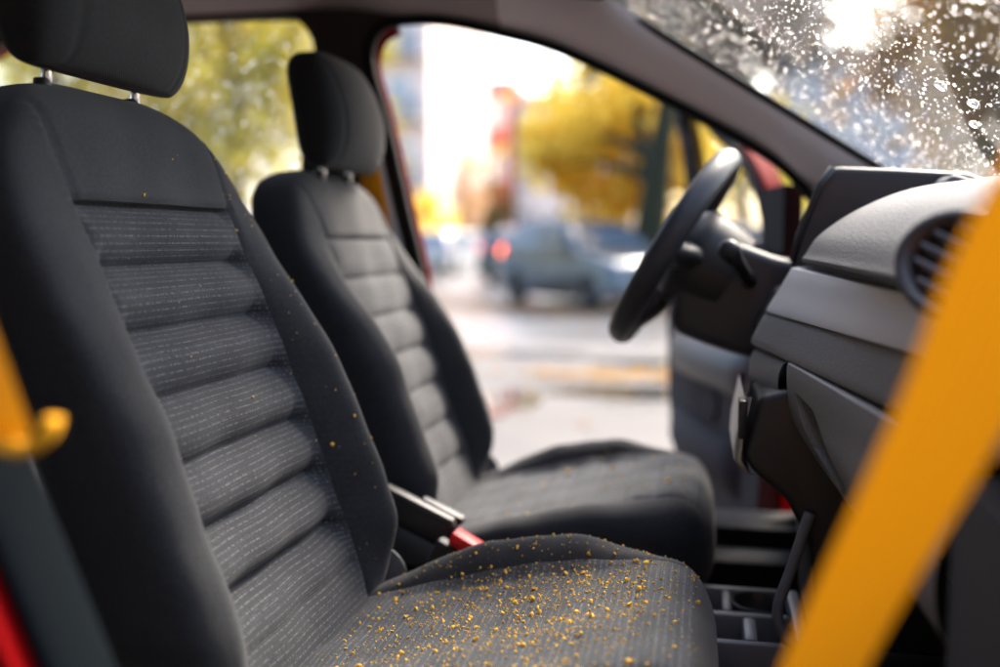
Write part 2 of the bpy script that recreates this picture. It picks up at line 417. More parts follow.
def seat_funcs(yc, ztop, ptop, deep=.030, ex=.75, side=1.):
    rs = np.random.default_rng(int(yc*100)); PH = rs.uniform(0, 6.28, 12)
    Xp = lambda z: -.500-.36*(z-.60)
    W0 = .278
    def W(z):
        zz = 1.285-(ztop-z) if z > .9 else z
        t = np.clip((zz-1.05)/.238, 0, .9995)
        w = W0*(1-t**2.6)**(1/2.6)
        return max(w-.02*np.clip((.66-z)/.14, 0, 1), .02)
    wp = lambda z: .182
    def B(z):
        return .084*sstep(.50, .68, z)*(1-sstep(.84, ztop-.10, z))
    p0 = .60; pitch = .0775
    def Fb(z, y):
        a = np.abs(y); x = Xp(z)+B(z)*np.where(y < 0, side, 1.)*sstep(.166, .232, a)
        if p0 < z < ptop:
            ph = (ptop-z)/pitch; s = abs(math.sin(PI*ph))**ex
            x = x-(deep*(1+.12*math.sin(17*z+PH[9]))*(1-s)*(1-sstep(.166, .1825, a)))
        x = x-.0055*np.exp(-((a-wp(z))/.0045)**2)*(z > .5)
        # soft unevenness of stuffed cloth and small puckers along the seam
        x = x+.0013*(np.sin(31*z+23*y+PH[0])+np.sin(47*y-19*z+PH[1])+.6*np.sin(71*z+PH[2]+9*y))*sstep(.52, .60, z)
        x = x+.0009*np.sin(520*z+PH[3]+40*y)*np.exp(-((a-wp(z)-.008)/.006)**2)*(a > wp(z))
        x = x-.005*math.exp(-((z-ptop)/.0045)**2)*(a < .185)
        return x
    T = lambda z: (1-np.clip((z-(ztop-.075))/.0752, 0, .9999)**2.6)**(1/2.6)
    return Xp, W, wp, Fb, T
def cushion_top(x, y):
    a = np.abs(y)
    xx = np.minimum(x, -.0)
    z = .560+.212*(xx+.445)+np.where(y > 0, .058, .016)*sstep(.150, .222, a)*sstep(-.52, -.30, x)*(1-sstep(-.20, -.045, x))
    z = z-.004*np.exp(-((a-.178)/.005)**2)
    z = z+.0012*(np.sin(37*x+21*y+1.)+np.sin(53*y-17*x+2.)+.6*np.sin(83*x+11*y))
    z = z-.0035*(1-np.abs(np.sin(PI*(x+.02)/.058))**.5)*(1-sstep(.16, .178, a))
    return z
def cush_e(x, y):
    w = cush_W(x); p = 5.
    return np.clip(1-np.abs(np.clip(y/w, -1, 1))**p, 0, 1)**(1/p)
def cush_W(x): return max(.258*(1-np.clip((x+.13)/.1595, 0, .9995)**3.6)**(1/3.6), .03)
def cush_T(x): return (1-np.clip((x+.085)/.1135, 0, .9999)**2.7)**(1/2.7)
CM = .515
def cushion_surf(x, y): return CM+(cushion_top(x, y)-CM)*cush_e(x, y)*cush_T(x)

def make_seat(yc, ztop, ptop, hz, label, hx, hw=.135, hy=0., ps=.071, deep=.030, ex=.75, side=1.):
    r = root('car_seat', (-.25, yc, .30), label, 'car seat', 'front seats of the red car')
    Xp, W, wp, Fb, T = seat_funcs(yc, ztop, ptop, deep, ex, side)
    zs = np.concatenate([np.linspace(.50, .60, 8)[:-1], np.linspace(.60, ptop, 150)[:-1], np.linspace(ptop, ptop+.012, 5)[:-1],
                         np.linspace(ptop+.012, ztop-.07, 12)[:-1], ztop-.07*np.cos(np.linspace(0, PI/2, 22))])
    ip = int(np.argmin(np.abs(zs-ptop)))
    args = (zs, W, Fb, lambda z: Xp(z)-.060, lambda z: Xp(z)-.125, T, wp, lambda v, y, x: (x, yc+y, v))
    back = build_pillow('backrest', 'pleated_panel', args, (0, ip), M['cloth'], M['insert'], r, None)
    # cushion
    xs = np.concatenate([np.linspace(-.555, -.10, 120)[:-1], .0285-.1285*np.cos(np.linspace(0, PI/2, 40))])
    args = (xs, cush_W, cushion_top, lambda x: CM, lambda x: .455, cush_T, lambda x: .178, lambda v, y, x: (v, yc+y, x))
    cus = build_pillow('cushion', 'striped_panel', args, (0, len(xs)-7), M['cloth'], M['cushion_insert'], r, None)
    # headrest: own pillow, standing on two posts
    h0, h1 = hz, hz+.225
    hW = lambda z: hw*(1-np.clip(abs(z-(h0+.10))/.1255, 0, .9995)**4.5)**(1/4.5)*(1-.10*sstep(h0+.08, h1, z))
    hx0 = lambda z: hx-.16*(z-h0)*sstep(h0+.02, h1, z)
    hF = lambda z, y: hx0(z)-.55*y*y+.010*math.sin(PI*np.clip((z-h0)/.225, 0, 1))-.0035*np.exp(-((np.abs(y)-.112)/.003)**2)
    hT = lambda z: (1-np.clip(abs(z-(h0+.1125))/.1126, 0, .9999)**3.2)**(1/3.2)
    hzs = h0+.1125-.1125*np.cos(np.linspace(0.02, PI-.02, 46))
    V, k, rows, _ = pillow(hzs, hW, hF, lambda z: hx0(z)-.055, lambda z: hx0(z)-.112, hT, lambda z: .08, lambda v, y, x: (x, yc+hy+y, v), 4.)
    F = [(i*k+j, i*k+(j+1) % k, (i+1)*k+(j+1) % k, (i+1)*k+j) for i in range(rows-1) for j in range(k)]+[tuple(range(k)), tuple(range((rows-1)*k, rows*k))]
    hr = mesh('headrest', V, F, M['shaded_headrest_cloth'], r)
    for s in (-1, 1):
        y = yc+hy+s*ps
        tube('post', [(hx-.070, y, h0+.05), (hx-.072, y, h0), (hx-.078, y, ztop-.06)], .0062, M['chrome'], hr, 12)
        lathe('guide_sleeve', [(.006, .004), (.010, .003), (.011, .0), (.010, -.03)], M['black'], hr, (hx-.078, y, ztop-.004), seg=16)
    # base, rails, side cover, recliner
    box('seat_base', -.47, -.06, yc-.215, yc+.215, .36, .462, M['black'], r, .02)
    for s in (-1, 1): box('rail', -.52, .0, yc+s*.19-.02, yc+s*.19+.02, .305, .358, M['dark'], r, .004)
    for s in (-1, 1):
        lathe('recliner_cover', [(.0, .022), (.03, .021), (.045, .014), (.05, .0)], M['console'], r, (-.495, yc+s*.250, .555), (0, s, 0), 28)
    return r

near = make_seat(1.16, 1.273, 1.126, 1.281, 'dark grey cloth seat in front, its pleated backrest and cushion sprinkled with golden crumbs', -.700, .160, -.022, .092, side=.58)
far = make_seat(1.86, 1.215, 1.085, 1.216, 'grey cloth driver seat with pleated back behind the steering wheel, beyond the crumb-covered seat', -.655, hw=.146, deep=.016, ex=.42)
# belt buckle on the inner side of the near seat
bk = Matrix.Rotation(math.radians(28), 3, 'Y')
bu = box('belt_buckle', -.425, -.335, 1.455, 1.485, .540, .588, M['black'], near, .007, bk)
box('release_button', -.392, -.318, 1.450, 1.490, .582, .604, M['button'], bu, .006, bk)
tube('buckle_stalk', [(-.41, 1.47, .56), (-.46, 1.46, .52), (-.48, 1.44, .44)], .012, M['black'], near)

# ---------------------------------------------------------------- crumbs
ico = bmesh.new(); bmesh.ops.create_icosphere(ico, subdivisions=1, radius=1.); IV = np.array([v.co[:] for v in ico.verts]); IF = [tuple(v.index for v in f.verts) for f in ico.faces]; ico.free()
def crumbs(name, pts, label):
    V, F = [], []
    for (p, nrm, r) in pts:
        nrm = np.array(nrm, float); nrm /= np.linalg.norm(nrm)
        A = rng.normal(size=(3, 3)); Q, _ = np.linalg.qr(A)
        sc = r*np.array([1., rng.uniform(.6, 1.), rng.uniform(.45, .8)])
        k = len(V)*1; base = sum(len(v) for v in V)
        vv = (IV*(1+rng.normal(0, .16, (len(IV), 1)))*sc) @ Q.T+np.array(p)+nrm*r*.34
        V.append(vv); F += [tuple(i+base for i in f) for f in IF]
    o = mesh(name, np.concatenate(V), F, M['crumb'], None, False)
    return tag(o, label, 'crumbs', None, 'stuff')
def crad(big=.5): return float(np.clip(rng.lognormal(math.log(.00112), .52), .0004, .0044))
pts = []
while len(pts) < 2700:
    x = rng.uniform(-.47, .0); y = rng.uniform(-.20, .235)
    dens = math.exp(-((x+.20)/.22)**2)*(.45+.55*math.exp(-((y-.02)/.14)**2))
    if y > .17: dens *= .62
    if x > -.06: dens *= .5
    if rng.uniform() > dens: continue
    z = cushion_surf(x, np.array(y)); dzx = (cushion_surf(x+.004, np.array(y))-z)/.004; dzy = (cushion_surf(x, np.array(y+.004))-z)/.004
    pts.append(((x, 1.16+y, float(z)), (-float(dzx), -float(dzy), 1.), crad()))
crumbs('cushion_crumbs', pts, 'golden crumbs scattered thickly over the cushion of the near seat')
pts = []
Xp, W, wp, Fb, T = seat_funcs(1.16, 1.273, 1.126, side=.58)
def back_surf(z, y): 
    w = W(z); mid = Xp(z)-.06; e = max(1-abs(y/w)**5, 0)**.2
    return mid+(float(Fb(z, np.array(y)))-mid)*e*T(z)
while len(pts) < 75:
    z = rng.uniform(.60, 1.22)
    y = rng.choice([rng.uniform(.175, .25), rng.uniform(-.1, .17)], p=[.72, .28])
    if y > .97*W(z): continue
    x = back_surf(z, y); dz = (back_surf(z+.004, y)-x)/.004; dy = (back_surf(z, y+.003)-x)/.003
    pts.append(((x, 1.16+y, z), (1., -dy, -dz), crad()*.8))
crumbs('backrest_crumbs', pts, 'sparse golden specks clinging to the backrest of the near seat')
pts = []
while len(pts) < 75:
    x = rng.uniform(-.36, .0); y = rng.uniform(-.21, .2)
    if rng.uniform() > .25+.75*sstep(-.15, -.03, x): continue
    z = float(cushion_surf(x, np.array(y))); pts.append(((x, 1.86+y, z), (0, 0, 1.), crad()*1.35))
crumbs('driver_seat_crumbs', pts, 'a few golden crumbs near the front edge of the driver seat cushion')

# ---------------------------------------------------------------- the car around the seats
car = root('red_car', (-.3, 1.4, 0.), 'interior of a red car with grey dashboard, rain-wet windscreen and open driver door', 'car')
YF, YN = 2.14, .56                       # inner planes of the far and near sides
door_loop = catmull([(-.756, 1.482), (-.742, 1.545), (-.69, 1.569), (-.582, 1.566), (-.447, 1.534), (-.315, 1.492), (-.101, 1.385), (.107, 1.268), (.195, 1.190), (.27, 1.07), (.30, .93),
                     (.30, .56), (.25, .50), (.10, .465), (-.40, .465), (-.53, .52), (-.60, .70), (-.64, 1.0), (-.672, 1.138), (-.722, 1.358)], 6, True)
rear_loop = catmull([(-.885, 1.50), (-.915, 1.572), (-.99, 1.592), (-1.35, 1.592), (-1.72, 1.56), (-1.98, 1.40), (-2.06, 1.14), (-1.98, 1.07), (-1.02, 1.07), (-.94, 1.12), (-.915, 1.38)], 6, True)
outer = [(-2.25, .36), (.80, .36), (.80, .95), (.62, 1.035), (.385, 1.19), (.18, 1.318), (.021, 1.421), (-.14, 1.526), (-.25, 1.60), (-.5, 1.635), (-1.6, 1.635), (-2.05, 1.56), (-2.25, 1.1)]
filled('side_trim', [outer, door_loop, rear_loop], lambda a, b: (a, YF, b), M['lining'], car, .05)
# outer red skin with the same openings a little larger than the trim
grow = lambda lp, s: np.array([(lambda c, p: c+(p-c)*s)(np.mean(lp, 0), p) for p in lp])
def offset(lp, d):
    n = len(lp); out = []
    ar = sum(lp[i][0]*lp[(i+1) % n][1]-lp[(i+1) % n][0]*lp[i][1] for i in range(n)); sg = 1 if ar > 0 else -1
    for i in range(n):
        t = lp[(i+1) % n]-lp[i-1]; t = t/np.linalg.norm(t); out.append(lp[i]+sg*d*np.array([t[1], -t[0]]))
    return np.array(out)
filled('body_side', [outer, offset(door_loop, .030), offset(rear_loop, .03)], lambda a, b: (a, YF+.055, b), M['red'], car, .09)
Bseq = [3, 2, 1, 0]
bl = np.array([(-.70, 1.569), (-.742, 1.545), (-.756, 1.482), (-.722, 1.358), (-.672, 1.138), (-.64, 1.0), (-.60, .70), (-.53, .48)])
blc = catmull(bl, 8)
tube('door_seal', [(x+.004, YF-.004, z-.004) for x, z in door_loop], .011, M['rubber'], car, 10, True)
tube('body_flange', [(x-.012, YF+.10, z) for x, z in blc], .010, M['red'], car, 10)
tube('pillar_lip_glint', [(x-.032, YF-.012, z) for x, z in catmull(bl[3:], 8)], .011, M['band'], car, 10)  # pale grey strip paints the bright reflection along the trim edge
# A-pillar trim and header: rounded band between the door opening and the windscreen, lighting gradient painted as two greys
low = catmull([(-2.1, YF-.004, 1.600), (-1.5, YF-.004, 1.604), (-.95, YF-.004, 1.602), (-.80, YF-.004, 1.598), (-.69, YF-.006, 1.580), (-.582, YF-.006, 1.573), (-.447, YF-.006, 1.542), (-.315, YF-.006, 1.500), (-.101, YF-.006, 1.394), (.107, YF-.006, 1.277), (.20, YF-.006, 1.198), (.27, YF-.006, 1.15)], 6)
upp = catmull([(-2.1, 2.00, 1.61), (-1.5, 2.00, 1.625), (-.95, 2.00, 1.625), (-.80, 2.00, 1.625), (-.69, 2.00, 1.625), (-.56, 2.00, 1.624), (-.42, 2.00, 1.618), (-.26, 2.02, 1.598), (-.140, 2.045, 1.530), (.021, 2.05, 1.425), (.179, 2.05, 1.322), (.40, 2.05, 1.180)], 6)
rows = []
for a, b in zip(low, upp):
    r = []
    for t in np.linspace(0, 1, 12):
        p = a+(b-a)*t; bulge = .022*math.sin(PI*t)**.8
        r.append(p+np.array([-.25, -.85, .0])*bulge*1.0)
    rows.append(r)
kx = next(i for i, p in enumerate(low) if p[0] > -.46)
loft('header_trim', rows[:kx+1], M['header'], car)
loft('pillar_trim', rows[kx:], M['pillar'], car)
# windscreen: bowed pane; drops are set on its outer face
def ws(s, y):
    """s along the slope (x), y across -> point on the glass"""
    bow = .05*(1-((y-1.3)/.78)**2)
    x = s; z = 1.526-.642*(x+.14)
    return np.array([x+.30*bow, y, z+.5*bow])
rows = [[ws(x, y) for y in np.linspace(.54, 2.06, 40)] for x in np.linspace(-.20, .62, 24)]
wsc = loft('windscreen', rows, M['wet_glass'], car)
tube('windscreen_seal', [ws(x, 2.052)+np.array([0, 0, -.004]) for x in np.linspace(-.17, .5, 30)], .008, M['rubber'], car)
# roof lining, rear, floor
yy = np.linspace(YN-.02, 2.02, 14)
rows = [[(x, y, 1.625+.02*(1-((y-1.3)/.75)**2)-.05*sstep(-1.7, -2.25, -abs(x)) if x < -1 else 1.625+.02*(1-((y-1.3)/.75)**2)) for y in yy] for x in np.linspace(-2.2, -.30, 20)]
rows += [[tuple(ws(-.195, y)+np.array([0, 0, .006])) for y in yy]]
loft('roof_lining', rows, M['lining'], car, thick=.012)
rows = [[(x, y, 1.665+.03*(1-((y-1.35)/.9)**2)) for y in np.linspace(.56, 2.24, 14)] for x in np.linspace(-2.25, -.22, 12)]
loft('roof', rows, M['red'], car, thick=.01)
box('sun_visor', -.37, -.20, 1.66, 1.99, 1.565, 1.592, M['lining'], car, .012, Matrix.Rotation(math.radians(10), 3, 'Y'))
box('floor_carpet', -2.2, .62, YN+.02, YF-.002, .27, .30, M['deep'], car, .004)
prism('bulkhead', [(.40, .30), (.64, .55), (.66, .95), (.80, .95), (.80, .27), (.40, .27)], YN+.02, YF-.003, M['deep'], car, .01)
box('far_sill', -.55, .34, YF-.05, YF+.10, .28, .470, M['deep'], car, .012)
box('sill_trim', -.55, .24, YF-.16, YF-.053, .30, .43, M['deep'], car, .01)
filled('tailgate', [[(YN-.05, .36), (YF+.08, .36), (YF+.05, 1.2), (YF-.1, 1.62), (YN+.1, 1.62), (YN-.03, 1.2)], [(.72, 1.1), (2.0, 1.1), (1.92, 1.5), (.8, 1.5)]],
       lambda a, b: (-2.26, a, b), M['lining'], car, .04, (-1, 0, 0))
# near side: rear body side with the door post curving into the sill (photo's lower left)
nb = catmull([(-.83, 1.56), (-.72, 1.30), (-.61, 1.09), (-.520, .975), (-.480, .885), (-.438, .785), (-.394, .675), (-.348, .57), (-.27, .475), (-.16, .43), (.30, .42)], 8)
back_poly = [tuple(p) for p in nb]+[(.30, .30), (-2.25, .30), (-2.25, 1.1), (-2.05, 1.56), (-1.6, 1.635), (-.86, 1.635)]
nwin = [(-1.72, 1.08), (-.95, 1.08), (-1.05, 1.52), (-1.45, 1.54)]
filled('body_side', [[(x-.015, z-.007) for x, z in back_poly], nwin], lambda a, b: (a, YN-.005, b), M['red'], car, .03)
filled('rear_side_trim', [[(x-.012, z-.008) for x, z in back_poly], nwin], lambda a, b: (a, YN+.030, b), M['lining'], car, .05)
# rounded blue-grey door-post trim along the opening
sec = []
for i, (x, z) in enumerate(nb):
    a = nb[max(i-1, 0)]; b = nb[min(i+1, len(nb)-1)]; t = (b-a)/np.linalg.norm(b-a); nx, nz = t[1], -t[0]   # points back/outward from the opening
    if nx > 0: nx, nz = -nx, -nz
    r = []
    for q, dy in ((.004, .075), (.000, .050), (.003, .030), (.005, .018), (.009, .013), (.014, .015), (.018, .030)):
        r.append((x+nx*q, YN+dy, z+nz*q))
    sec.append(r)
loft('door_post_trim', sec, M['post_trim'], car)
# near windscreen pillar and roof rail (out of frame, they close the cabin)
rows = []
for p in catmull([(-.86, 1.60), (-.69, 1.60), (-.45, 1.56), (-.315, 1.515), (-.10, 1.41), (.107, 1.292), (.25, 1.18), (.42, 1.02), (.62, .90)], 5):
    rows.append([(p[0]+.05*math.sin(q)*.6, .535+.05*math.cos(q), p[1]+.05*math.sin(q)) for q in np.linspace(0, 2*PI, 13)[:-1]])
loft('windscreen_pillar', rows, M['red'], car, closed=True, cap=True)
box('rear_bench', -1.75, -1.25, .66, 2.08, .45, .64, M['cloth'], car, .05, seg=4)
box('rear_backrest', -1.95, -1.78, .66, 2.08, .60, 1.02, M['cloth'], car, .05, Matrix.Rotation(math.radians(-12), 3, 'Y'), seg=4)
filled('rear_side_window', [rear_loop], lambda a, b: (a, YF+.03, b), M['wet_glass'], car)
# bonnet and scuttle ahead of the screen
rows = [[(x, y, .99-.06*((x-.6)/.9)**2-.10*abs((y-1.35)/.8)**3) for y in np.linspace(.56, 2.14, 16)] for x in np.linspace(.64, 1.5, 12)]
loft('bonnet', rows, M['red'], car, thick=.02)

# ---- dashboard
dash = bpy.data.objects.new('dashboard', None); COL.objects.link(dash); dash.location = (.35, 1.36, .7)
dash.parent = car; dash.matrix_parent_inverse = chain(car).inverted()
YD0, YD1 = .62, 1.60
def blend(near_p, far_p, y):
    t = np.clip((y-.86)/(1.60-.86), -.4, 1.0); return np.array(near_p)*(1-t)+np.array(far_p)*t
def dash_strip(name, nearP, farP, m, y0, y1, n=60, k=6, thick=.0, par=None, endround=.03):
    nearP = catmull(nearP, k); farP = catmull(farP, k); rows = []
    for y in np.linspace(y0, y1, n):
        e = 1-np.clip((y-(y1-endround))/endround, 0, 1)**2
        pr = blend(nearP, farP, y); off = .028*(1-math.sqrt(max(e, 0)))
        rows.append([(p[0]+off, y, p[1]) for p in pr])
    return loft(name, rows, m, par or dash, thick=thick)
# soft top pad
padN = [(.62, 1.10), (.50, 1.148), (.40, 1.152), (.320, 1.143), (.270, 1.118), (.232, 1.078), (.212, 1.048), (.207, 1.037), (.216, 1.032), (.26, 1.032)]
padF = [(.62, 1.10), (.50, 1.160), (.40, 1.168), (.300, 1.158), (.222, 1.128), (.166, 1.090), (.145, 1.060), (.140, 1.052), (.150, 1.047), (.20, 1.047)]
VE = 1.4
pn = catmull(padN, 8); pf = catmull(padF, 8); rows = []
VC = np.array([.2215, .930, 1.058]); VN = Vector((-.66, -.62, .42)).normalized(); VR = .046     # air vent centre, axis, radius
VY = (Vector((0, 1, 0))-VN*VN.y).normalized()
ys = np.linspace(YD0, 1.625, 170)
for y in ys:
    t = np.clip((y-1.54)/.085, 0, 1); pr = blend(pn, pf, y)
    rows.append([(p[0]+.05*(1-math.sqrt(max(1-t*t, 0))), y, p[1]-.012*t*t) for p in pr])
rows = np.array(rows); k = rows.shape[1]; V = rows.reshape(-1, 3); F = []
for i in range(len(ys)-1):
    for j in range(k-1):
        c = (V[i*k+j]+V[(i+1)*k+j+1])/2-VC; c = c-np.array(VY)*np.dot(c, np.array(VY))*(1-1/VE)
        al = abs(np.dot(c, np.array(VN))); rad = np.linalg.norm(c-np.array(VN)*np.dot(c, np.array(VN)))
        if rad < VR-.004 and al < .06: continue
        F.append((i*k+j, i*k+j+1, (i+1)*k+j+1, (i+1)*k+j))
mesh('top_pad', V, F, M['dash'], dash)
# air vent
vent = lathe('air_vent', [(VR-.006, -.04), (VR-.007, -.004), (VR-.004, .002), (VR, .004), (VR+.004, .003), (VR+.007, -.003)], M['dark'], dash, VC, VN, 48, False)
lathe('vent_bowl', [(0.001, -.045), (.03, -.044), (VR-.008, -.034), (VR-.0065, -.006)], M['black'], vent, VC, VN, 40, False)
qv = Vector((0, 0, 1)).rotation_difference(VN).to_matrix()
# vent axes: blades run across the dash (world y)
vy = (Vector((0, 1, 0))-VN*VN.y).normalized(); vz = VN.cross(vy).normalized()
Rv = Matrix((vy, vz, VN)).transposed()
for h in (-.030, -.015, .0, .015, .030):
    half = math.sqrt(max((VR-.008)**2-h*h, 1e-4))
    bm = bmesh.new(); add_box(bm, -half, half, -.0022, .0022, -.010, .010, .002, 2, Matrix.Rotation(math.radians(18), 3, 'X'))
    for v in bm.verts: v.co = Rv @ (v.co+Vector((0, h, -.010)))+Vector(VC)
    bmobj('vent_blade', bm, M['console'], vent, True, 40)
bm = bmesh.new(); add_box(bm, -.008, .006, -.006, .006, -.004, .006, .003, 3)
for v in bm.verts: v.co = Rv @ v.co+Vector(VC)
bmobj('vent_knob', bm, M['black'], vent, True, 40)
for o in [vent]+list(vent.children):                     # the outlet is an oval, wider across the dash
    for v in o.data.vertices:
        d = v.co-Vector(VC); v.co += VY*d.dot(VY)*(VE-1)
# shadow gap under the pad, silver-grey band, lower strip
dash_strip('trim_gap', [(.232, 1.036), (.236, 1.026), (.238, 1.018)], [(.160, 1.050), (.160, 1.040), (.158, 1.030)], M['dark'], YD0, 1.61)
dash_strip('silver_band', [(.250, 1.021), (.236, 1.021), (.231, 1.016), (.233, .996), (.235, .972), (.240, .966), (.26, .966)], [(.165, 1.037), (.134, 1.037), (.127, 1.031), (.112, 1.003), (.094, .972), (.096, .966), (.12, .966)], M['band'], YD0, 1.625, endround=.05)
dash_strip('lower_strip', [(.252, .968), (.245, .962), (.240, .935), (.236, .905), (.244, .898), (.27, .897)], [(.105, .968), (.092, .962), (.080, .940), (.072, .920), (.080, .912), (.11, .910)], M['glove'], YD0, 1.63, endround=.05)
dash_strip('centre_fascia', [(.23, .91), (.215, .90), (.21, .88), (.22, .85), (.24, .84)], [(.10, .909), (.079, .905), (.072, .880), (.075, .850), (.10, .838)], M['glove'], 1.425, 1.64, endround=.05)
# glove box: grid with a sunken pull
gN = catmull([(.262, .888), (.228, .888), (.222, .880), (.212, .84), (.200, .795), (.205, .745), (.235, .70)], 22); gF = catmull([(.150, .912), (.115, .912), (.108, .904), (.110, .868), (.118, .835), (.145, .79), (.175, .75)], 22)
ys = np.linspace(.87, 1.415, 190); rows = []
pull = np.array([(1.345, .872), (1.275, .862), (1.165, .797), (1.152, .774), (1.205, .779), (1.295, .815)])
def inside(y, z):
    c = False; n = len(pull)
    for i in range(n):
        (y1, z1), (y2, z2) = pull[i], pull[(i+1) % n]
        if (z1 > z) != (z2 > z) and y < (y2-y1)*(z-z1)/(z2-z1)+y1: c = not c
    return c
def pulld(y, z):
    p = np.array([y, z]); a = pull; b = np.roll(pull, -1, 0); ab = b-a
    t = np.clip(((p-a)*ab).sum(1)/(ab*ab).sum(1), 0, 1); d = np.min(np.linalg.norm(a+ab*t[:, None]-p, axis=1))
    return .042*sstep(-.003, .008, d if inside(y, z) else -d)
for y in ys:
    t = np.clip((y-.86)/(1.42-.86), 0, 1); pr = gN*(1-t)+gF*t
    e = np.clip((y-1.385)/.03, 0, 1); r = []
    for p in pr: r.append([p[0]+.02*(1-math.sqrt(max(1-e*e, 0)))+pulld(y, p[1]), y, p[1]])
    rows.append(r)
gb = loft('glove_box', rows, M['glove'], dash)
gb.data.set_sharp_from_angle(angle=math.radians(45))
gb.data.materials.append(M['black'])
for f in gb.data.polygons:
    if inside(f.center[1], f.center[2]) and pulld(f.center[1], f.center[2]) > .036: f.material_index = 1  # pull floor set black, recess shade put into the colour
# backing so nothing shows through the joints
prism('dash_core', [(.30, 1.10), (.275, 1.0), (.275, .86), (.33, .62), (.70, .62), (.70, 1.05), (.56, 1.09)], .60, 2.09, M['black'], dash, .008)
prism('dash_core_centre', [(.25, 1.06), (.23, 1.02), (.20, .96), (.19, .90), (.21, .86), (.274, .86), (.274, 1.06)], 1.30, 1.60, M['black'], dash, .006)
box('kick_panel', .205, .62, .585, .862, .33, .885, M['deep'], dash, .012)
prism('end_cap', [(.185, .90), (.215, 1.06), (.27, 1.13), (.34, 1.155), (.52, 1.15), (.64, 1.09), (.64, .886), (.205, .888)], .588, .626, M['black'], dash, .008)
# instrument hood on the driver's side
hood = prism('instrument_hood', [(.50, 1.150), (.40, 1.186), (.30, 1.193), (.205, 1.198), (.186, 1.192), (.170, 1.150), (.146, 1.085), (.135, 1.03), (.16, .98), (.32, .96), (.50, .98)], 1.665, 2.07, M['dark'], dash, .014, seg=4)
for v in hood.data.vertices: v.co.x += .125*max(v.co.y-1.668, 0)
tube('hood_edge', [(.198, 1.663, 1.196), (.178, 1.662, 1.165), (.150, 1.662, 1.090), (.140, 1.664, 1.045)], .006, M['black'], dash)
prism('driver_lower_panel', [(.12, 1.0), (.085, .93), (.13, .84), (.24, .70), (.34, .64), (.34, 1.0)], 1.655, 2.09, M['dark'], dash, .01)
prism('far_dash_top', [(.30, 1.10), (.36, 1.18), (.52, 1.13), (.60, 1.06), (.34, 1.0)], 1.58, 2.10, M['dash'], dash, .01)
# centre stack with a silver bezel, console tray
stk = prism('centre_stack', [(.16, .875), (.12, .872), (.078, .860), (.058, .775), (.072, .752), (.118, .715), (.150, .655), (.162, .57), (.162, .50), (.42, .50), (.42, .875)], 1.40, 1.655, M['black'], dash, .010)
bz = loft('silver_bezel', [[(.060+dx, y, .860), (.049+dx, y, .80), (.047+dx, y, .768), (.058+dx, y, .752), (.070+dx, y, .748)] for y, dx in ((1.396, .008), (1.398, .001), (1.41, -.002), (1.64, -.002), (1.655, .01))], M['silver'], stk)
bm = bmesh.new(); add_box(bm, .050, .062, 1.3915, 1.43, .80, .855, .003); bmobj('bezel_slot', bm, M['black'], stk, True, 40)
con = bpy.data.objects.new('centre_console', None); COL.objects.link(con); con.location = (0, 1.51, .40); con.parent = car; con.matrix_parent_inverse = chain(car).inverted()
bm = bmesh.new(); add_box(bm, -.55, .42, 1.42, 1.635, .30, .435, .012); bmobj('tunnel', bm, M['black'], con, True, 40)
# tray walls leave real pockets between them
cz0, cz1 = .438, .505
bm = bmesh.new()
for (x0, x1, y0, y1) in ((-.085, -.065, 1.385, 1.625), (.140, .160, 1.385, 1.625), (-.063, .138, 1.385, 1.402), (-.063, .138, 1.608, 1.625), (-.063, .138, 1.492, 1.512), (.066, .086, 1.404, 1.490), (.036, .052, 1.514, 1.606)):
    add_box(bm, x0, x1, y0, y1, cz0, cz1, .006)
bmobj('tray', bm, M['console'], con, True, 40)
box('tray_floor', -.08, .155, 1.39, 1.62, .437, .452, M['dark'], con, .003)
lathe('cup_holder', [(.030, .0), (.036, .045), (.040, .054), (.043, .052), (.040, .0)], M['dark'], con, (.093, 1.556, .453), seg=28)
tube('console_rail', catmull([(.150, 1.39, .70), (.128, 1.39, .62), (.110, 1.388, .555), (.125, 1.386, .515), (.16, 1.385, .50)], 6), .008, M['console'], con)
# handbrake between the seats
hb = tube('handbrake', [(-.64, 1.53, .52), (-.56, 1.53, .60), (-.52, 1.53, .628)], [.022, .020, .018], M['black'], con)
rb = Matrix.Rotation(math.radians(24), 3, 'Y')
g1 = box('grip', -.545, -.395, 1.508, 1.556, .595, .645, M['black'], hb, .012, rb, 3)
box('grip_cap', -.530, -.392, 1.507, 1.529, .634, .650, M['dark'], hb, .005, rb)
box('grip_cap', -.465, -.385, 1.534, 1.558, .618, .634, M['dark'], hb, .005, rb)

# ---- steering wheel
wc = np.array([-.057, 1.86, 1.065]); yaw = math.radians(3.5)
lat = np.array([math.sin(yaw), math.cos(yaw), 0.]); upv = np.array([.212, 0, .352]); upv /= np.linalg.norm(upv)
upv = upv-lat*(upv@lat); upv /= np.linalg.norm(upv); nrm = np.cross(upv, lat); nrm = nrm if nrm[0] < 0 else -nrm
sw = tube('steering_wheel', [wc+.187*(math.cos(q)*lat+math.sin(q)*upv) for q in np.linspace(0, 2*PI, 73)[:-1]], .0205, M['dark'], car, 16, True, 1.15)
def swp(a, b, c): return wc+a*lat+b*upv+c*nrm
lathe('airbag_hub', [(.0, .030), (.05, .028), (.085, .016), (.098, .0), (.100, -.03), (.09, -.09)], M['black'], sw, wc-nrm*.03, nrm, 32)
for a in (0, PI, 1.5*PI):
    ca, sa = math.cos(a), math.sin(a)
    tube('spoke', [swp(ca*.06, sa*.06, -.03), swp(ca*.12, sa*.12, -.022), swp(ca*.186, sa*.186, -.002)], [.045, .036, .020], M['dark'], sw, 12, False, .6)
